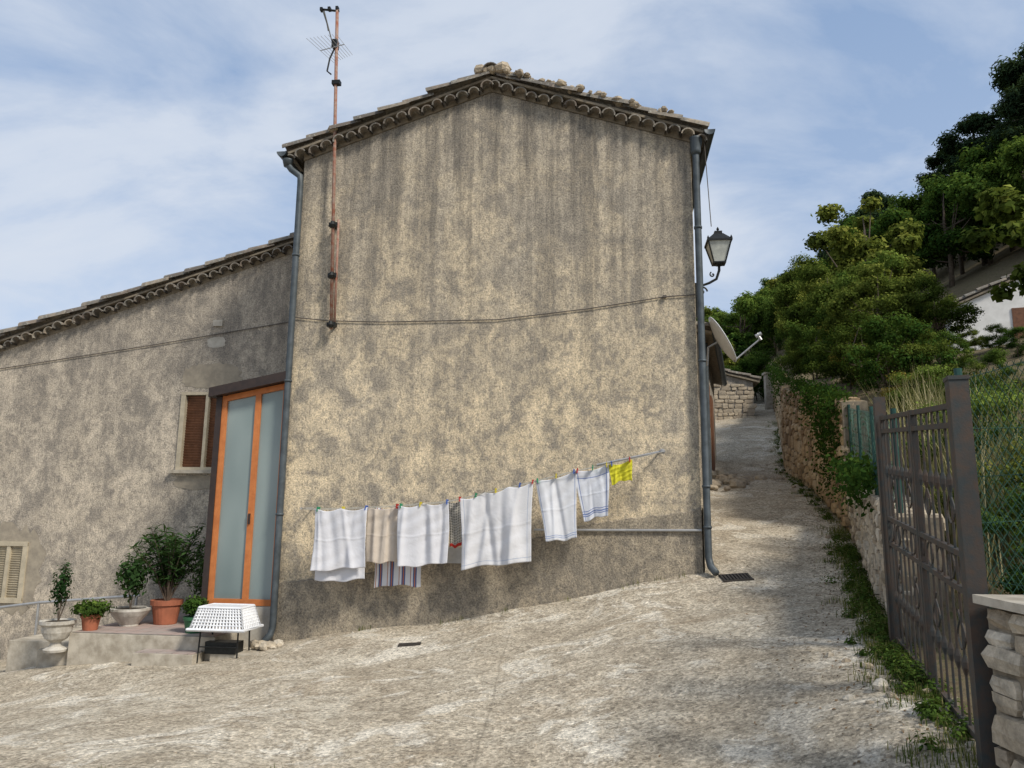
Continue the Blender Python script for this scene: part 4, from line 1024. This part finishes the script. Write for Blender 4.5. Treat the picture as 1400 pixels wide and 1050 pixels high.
C,Nn,t=leafset(900,.24,.12,.27); potted("terracotta_pot",x,y,.118,pot(.12,.2),M_terra,C,Nn,t,.05,.6,M_leafA)
x,y=-5.12,10.75
C,Nn,t=leafset(600,.22,.30,.66); potted("bowl_planter",x,y,.118,[(.12,0),(.12,.02),(.22,.14),(.26,.2),(.26,.23),(.2,.23),(.2,.21)],M_whitestone,C,Nn,t,.075,.5,None,[[(0,0,.2),(.02,0,.5),(.05,0,.8)],[(0,0,.2),(-.05,0,.5),(-.14,0,.75)]])
x,y=-4.72,10.95; st=[];C=[];U=[]; T=[]
for i in range(36):
    a=random.random()*6.28; R_=random.uniform(.12,.55); h_=random.uniform(.75,1.25); tip=Vector((math.cos(a)*R_,math.sin(a)*R_,.25+h_*(1-.3*R_))); st.append([(0,0,.25),(tip.x*.4,tip.y*.4,.25+h_*.5),tuple(tip)])
    for k in range(46):
        q=random.uniform(.3,1); p=Vector((tip.x*q**1.3,tip.y*q**1.3,.25+(tip.z-.25)*q)); b=random.random()*6.28
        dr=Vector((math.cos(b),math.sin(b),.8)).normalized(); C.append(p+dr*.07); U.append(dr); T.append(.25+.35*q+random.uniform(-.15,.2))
C=np.array([tuple(c) for c in C]); U=np.array([tuple(c) for c in U])
potted("oleander_pot",x,y,.118,pot(.20,.32),M_terra,C,rng.normal(size=C.shape)*.4+np.array([0,0,1]),np.array(T),.16,.17,None,st,U,.1)
x,y=-4.25,11.0
C,Nn,t=leafset(1100,.24,.40,.72); potted("shrub_pot",x,y,.118,pot(.17,.28),M_terra,C,Nn,t,.055,.45,None,[[(0,0,.25),(.02,0,.9)],[(0,0,.25),(-.1,0,.8)]])
x,y=-4.02,10.18
C,Nn,t=leafset(900,.16,.13,.32); potted("green_pot",x,y,.118,pot(.13,.2),M_potgreen,C,Nn,t,.045,.6,M_leafA)

BK=empty("laundry_basket",(-3.50,9.86,-.03)); BK.rotation_euler=(0,0,-.12)
mb=MB(); zb=.26; Wt,Dt=.27,.18; Wb,Db=.34,.24; hb=.25
def bk(u,face,f):
    w=Wb+(Wt-Wb)*f; d=Db+(Dt-Db)*f; z=zb+hb*f
    return {0:(-w+2*w*u,-d,z),1:(w,-d+2*d*u,z),2:(w-2*w*u,d,z),3:(-w,d-2*d*u,z)}[face]
for face in range(4):
    n=16 if face%2==0 else 10
    for i in range(n+1): mb.tube([bk(i/n,face,0),bk(i/n,face,1)],.013,4)
    for f in(.0,.2,.34,.48,.62,.76,.88,1): mb.tube([bk(0,face,f),bk(1,face,f)],.017 if f in(0,1) else .010,4)
mb.bb(-Wt,Wt,-Dt,Dt,zb+hb-.01,zb+hb+.008)
mb.tube([(-Wb-.02,-Db-.02,zb),(Wb+.02,-Db-.02,zb),(Wb+.02,Db+.02,zb),(-Wb-.02,Db+.02,zb),(-Wb-.02,-Db-.02,zb)],.02,5)
mb.obj("basket",[M_white],BK)
mb=MB()
for sx in(-.24,.24):
    for sy in(-.15,.15): mb.tube([(sx,sy,zb),(sx*1.05,sy*1.1,-.16)],.010,6)
    mb.tube([(sx,-.15,zb-.02),(sx,.15,zb-.02)],.009,6)
mb.tube([(-.24,-.15,.24),(.24,-.15,.24)],.009,6); mb.tube([(-.25,-.16,.05),(.25,-.16,.05)],.008,6); mb.bb(-.2,.2,-.1,.1,-.04,.1)
mb.obj("stand",[M_black],BK)

mb=MB()
for i in range(16):
    s=random.uniform(-6.0,-5.3); t=random.uniform(-.5,-.2); x,y=G2W(s,t); rock(mb,(x,y,-.03+random.uniform(0,.04)),random.uniform(.04,.09),random.random())
for i in range(140):
    y=random.uniform(3.8,22); x=float(wallx(y))-.2-abs(random.gauss(0,.22)); rock(mb,(x,y,hz(x,y)),random.uniform(.012,.05),random.random())
for i in range(900):
    x=random.uniform(-5,3.5); y=random.uniform(4.2,9.5)
    if x<wallx(y)-.2: rock(mb,(x,y,hz(x,y)),random.uniform(.003,.010),random.random())
for i in range(60):
    s=random.uniform(-5.2,0); x,y=G2W(s,-.06-abs(random.gauss(0,.08))); rock(mb,(x,y,hz(x,y)),random.uniform(.006,.022),random.random())
rock(mb,(2.33,5.05,hz(2.33,5.05)+.03),.055,1.0)
for i in range(46):
    x=random.uniform(4.1,4.9); y=15.5+random.uniform(0,4.5); rock(mb,(x,y,hz(x,y)+.05),random.uniform(.06,.18),random.random()*.6)
for i in range(34):
    y=17.3+random.gauss(0,.25); x=random.uniform(4.9,6.3); rock(mb,(x,y,hz(x,y)),random.uniform(.05,.13),random.random()*.6)
mb.obj("loose_stones",[M_stone])

mb=MB(); cx,cy=2.70,9.42
def gz(x,y): return hz(x,y)+.012
def gbox(x0,x1,y0,y1,mi=0,h=.008):
    c=[(x0,y0),(x1,y0),(x1,y1),(x0,y1)]; vs=[(a,b,gz(a,b)-.03) for a,b in c]+[(a,b,gz(a,b)+h) for a,b in c]
    mb.add(vs,[(3,2,1,0),(4,5,6,7),(0,1,5,4),(1,2,6,5),(2,3,7,6),(3,0,4,7)],mi)
gbox(cx-.16,cx+.16,cy-.10,cy+.10,1,0)
for i in range(9): gbox(cx-.16+.04*i-.011,cx-.16+.04*i+.011,cy-.10,cy+.10)
gbox(cx-.18,cx+.18,cy-.12,cy-.10); gbox(cx-.18,cx+.18,cy+.10,cy+.12)
mb.obj("drain_grate",[M_iron,M_dark])
mb=MB(); gbox(-1.28,-1.02,9.22,9.32,0,.003); mb.obj("manhole_cover",[M_iron])

# ------------------------------------------------------------------ light, sky, camera
SUN=Vector((.78,-.74,1.05)).normalized()
el=math.asin(SUN.z); az=math.atan2(SUN.x,SUN.y)
sd=bpy.data.lights.new("sun",'SUN'); sd.energy=3.9; sd.angle=math.radians(10); sd.color=(1.0,.94,.84)
so=bpy.data.objects.new("sun",sd); COL.objects.link(so); so.rotation_euler=SUN.to_track_quat('Z','Y').to_euler(); so.location=(10,-8,20)
w=bpy.data.worlds.new("World"); scene.world=w; w.use_nodes=True; nt=w.node_tree; nt.nodes.clear()
out=nt.nodes.new("ShaderNodeOutputWorld"); bg=nt.nodes.new("ShaderNodeBackground"); bg.inputs[1].default_value=.15
sky=nt.nodes.new("ShaderNodeTexSky"); sky.sky_type='NISHITA'; sky.sun_disc=False; sky.sun_elevation=el; sky.sun_rotation=az; sky.altitude=700; sky.air_density=1.0; sky.dust_density=.6; sky.ozone_density=1.5
tc=nt.nodes.new("ShaderNodeTexCoord"); d=tc.outputs["Generated"]; dx,dy,dz=sep(nt,d)
k=mth(nt,'ADD',mth(nt,'MAXIMUM',dz,0),.30)
cb=nt.nodes.new("ShaderNodeCombineXYZ"); nt.links.new(mth(nt,'DIVIDE',dx,k),cb.inputs[0]); nt.links.new(mth(nt,'DIVIDE',dy,k),cb.inputs[1])
mp=nt.nodes.new("ShaderNodeMapping"); mp.inputs["Scale"].default_value=(1.0,1.5,1); mp.inputs["Rotation"].default_value=(0,0,.35); mp.inputs["Location"].default_value=(3.2,1.4,0)
nt.links.new(cb.outputs[0],mp.inputs[0]); cv=mp.outputs[0]
n1=noise(nt,cv,2.0,10,.58,.35); n2=noise(nt,cv,.8,3,.5,.2)
cf=mth(nt,'ADD',mth(nt,'MULTIPLY',n1,.6),mth(nt,'MULTIPLY',n2,.45))
cf=ramp(nt,cf,[(.43,0.12),(.50,.42),(.58,.82),(.70,1.0)])
haze=ramp(nt,dz,[(0.0,.78),(.3,.28),(.6,0.08)])
cf=mix(nt,1.0,cf,haze,'SCREEN')
cc=mix(nt,cf,mix(nt,.5,sky.outputs[0],(1.35,2.6,4.7)),(4.6,5.0,5.65))
nt.links.new(cc,bg.inputs[0]); nt.links.new(bg.outputs[0],out.inputs[0])

cd=bpy.data.cameras.new("camera"); cam=bpy.data.objects.new("camera",cd); COL.objects.link(cam); scene.camera=cam
cd.sensor_width=36; cd.lens=27.0; cd.clip_end=1500; cd.clip_start=.05
p=math.radians(9.9); th=0.0115
F=Vector((0,math.cos(p),math.sin(p))); U0=Vector((0,-math.sin(p),math.cos(p))); R0=Vector((1,0,0))
R=R0*math.cos(th)+U0*math.sin(th); U=U0*math.cos(th)-R0*math.sin(th)
M=Matrix((R,U,-F)).transposed().to_4x4(); M.translation=Vector((0,0,1.6)); cam.matrix_world=M
scene.view_settings.view_transform='Standard'; scene.view_settings.look='None'; scene.view_settings.exposure=0
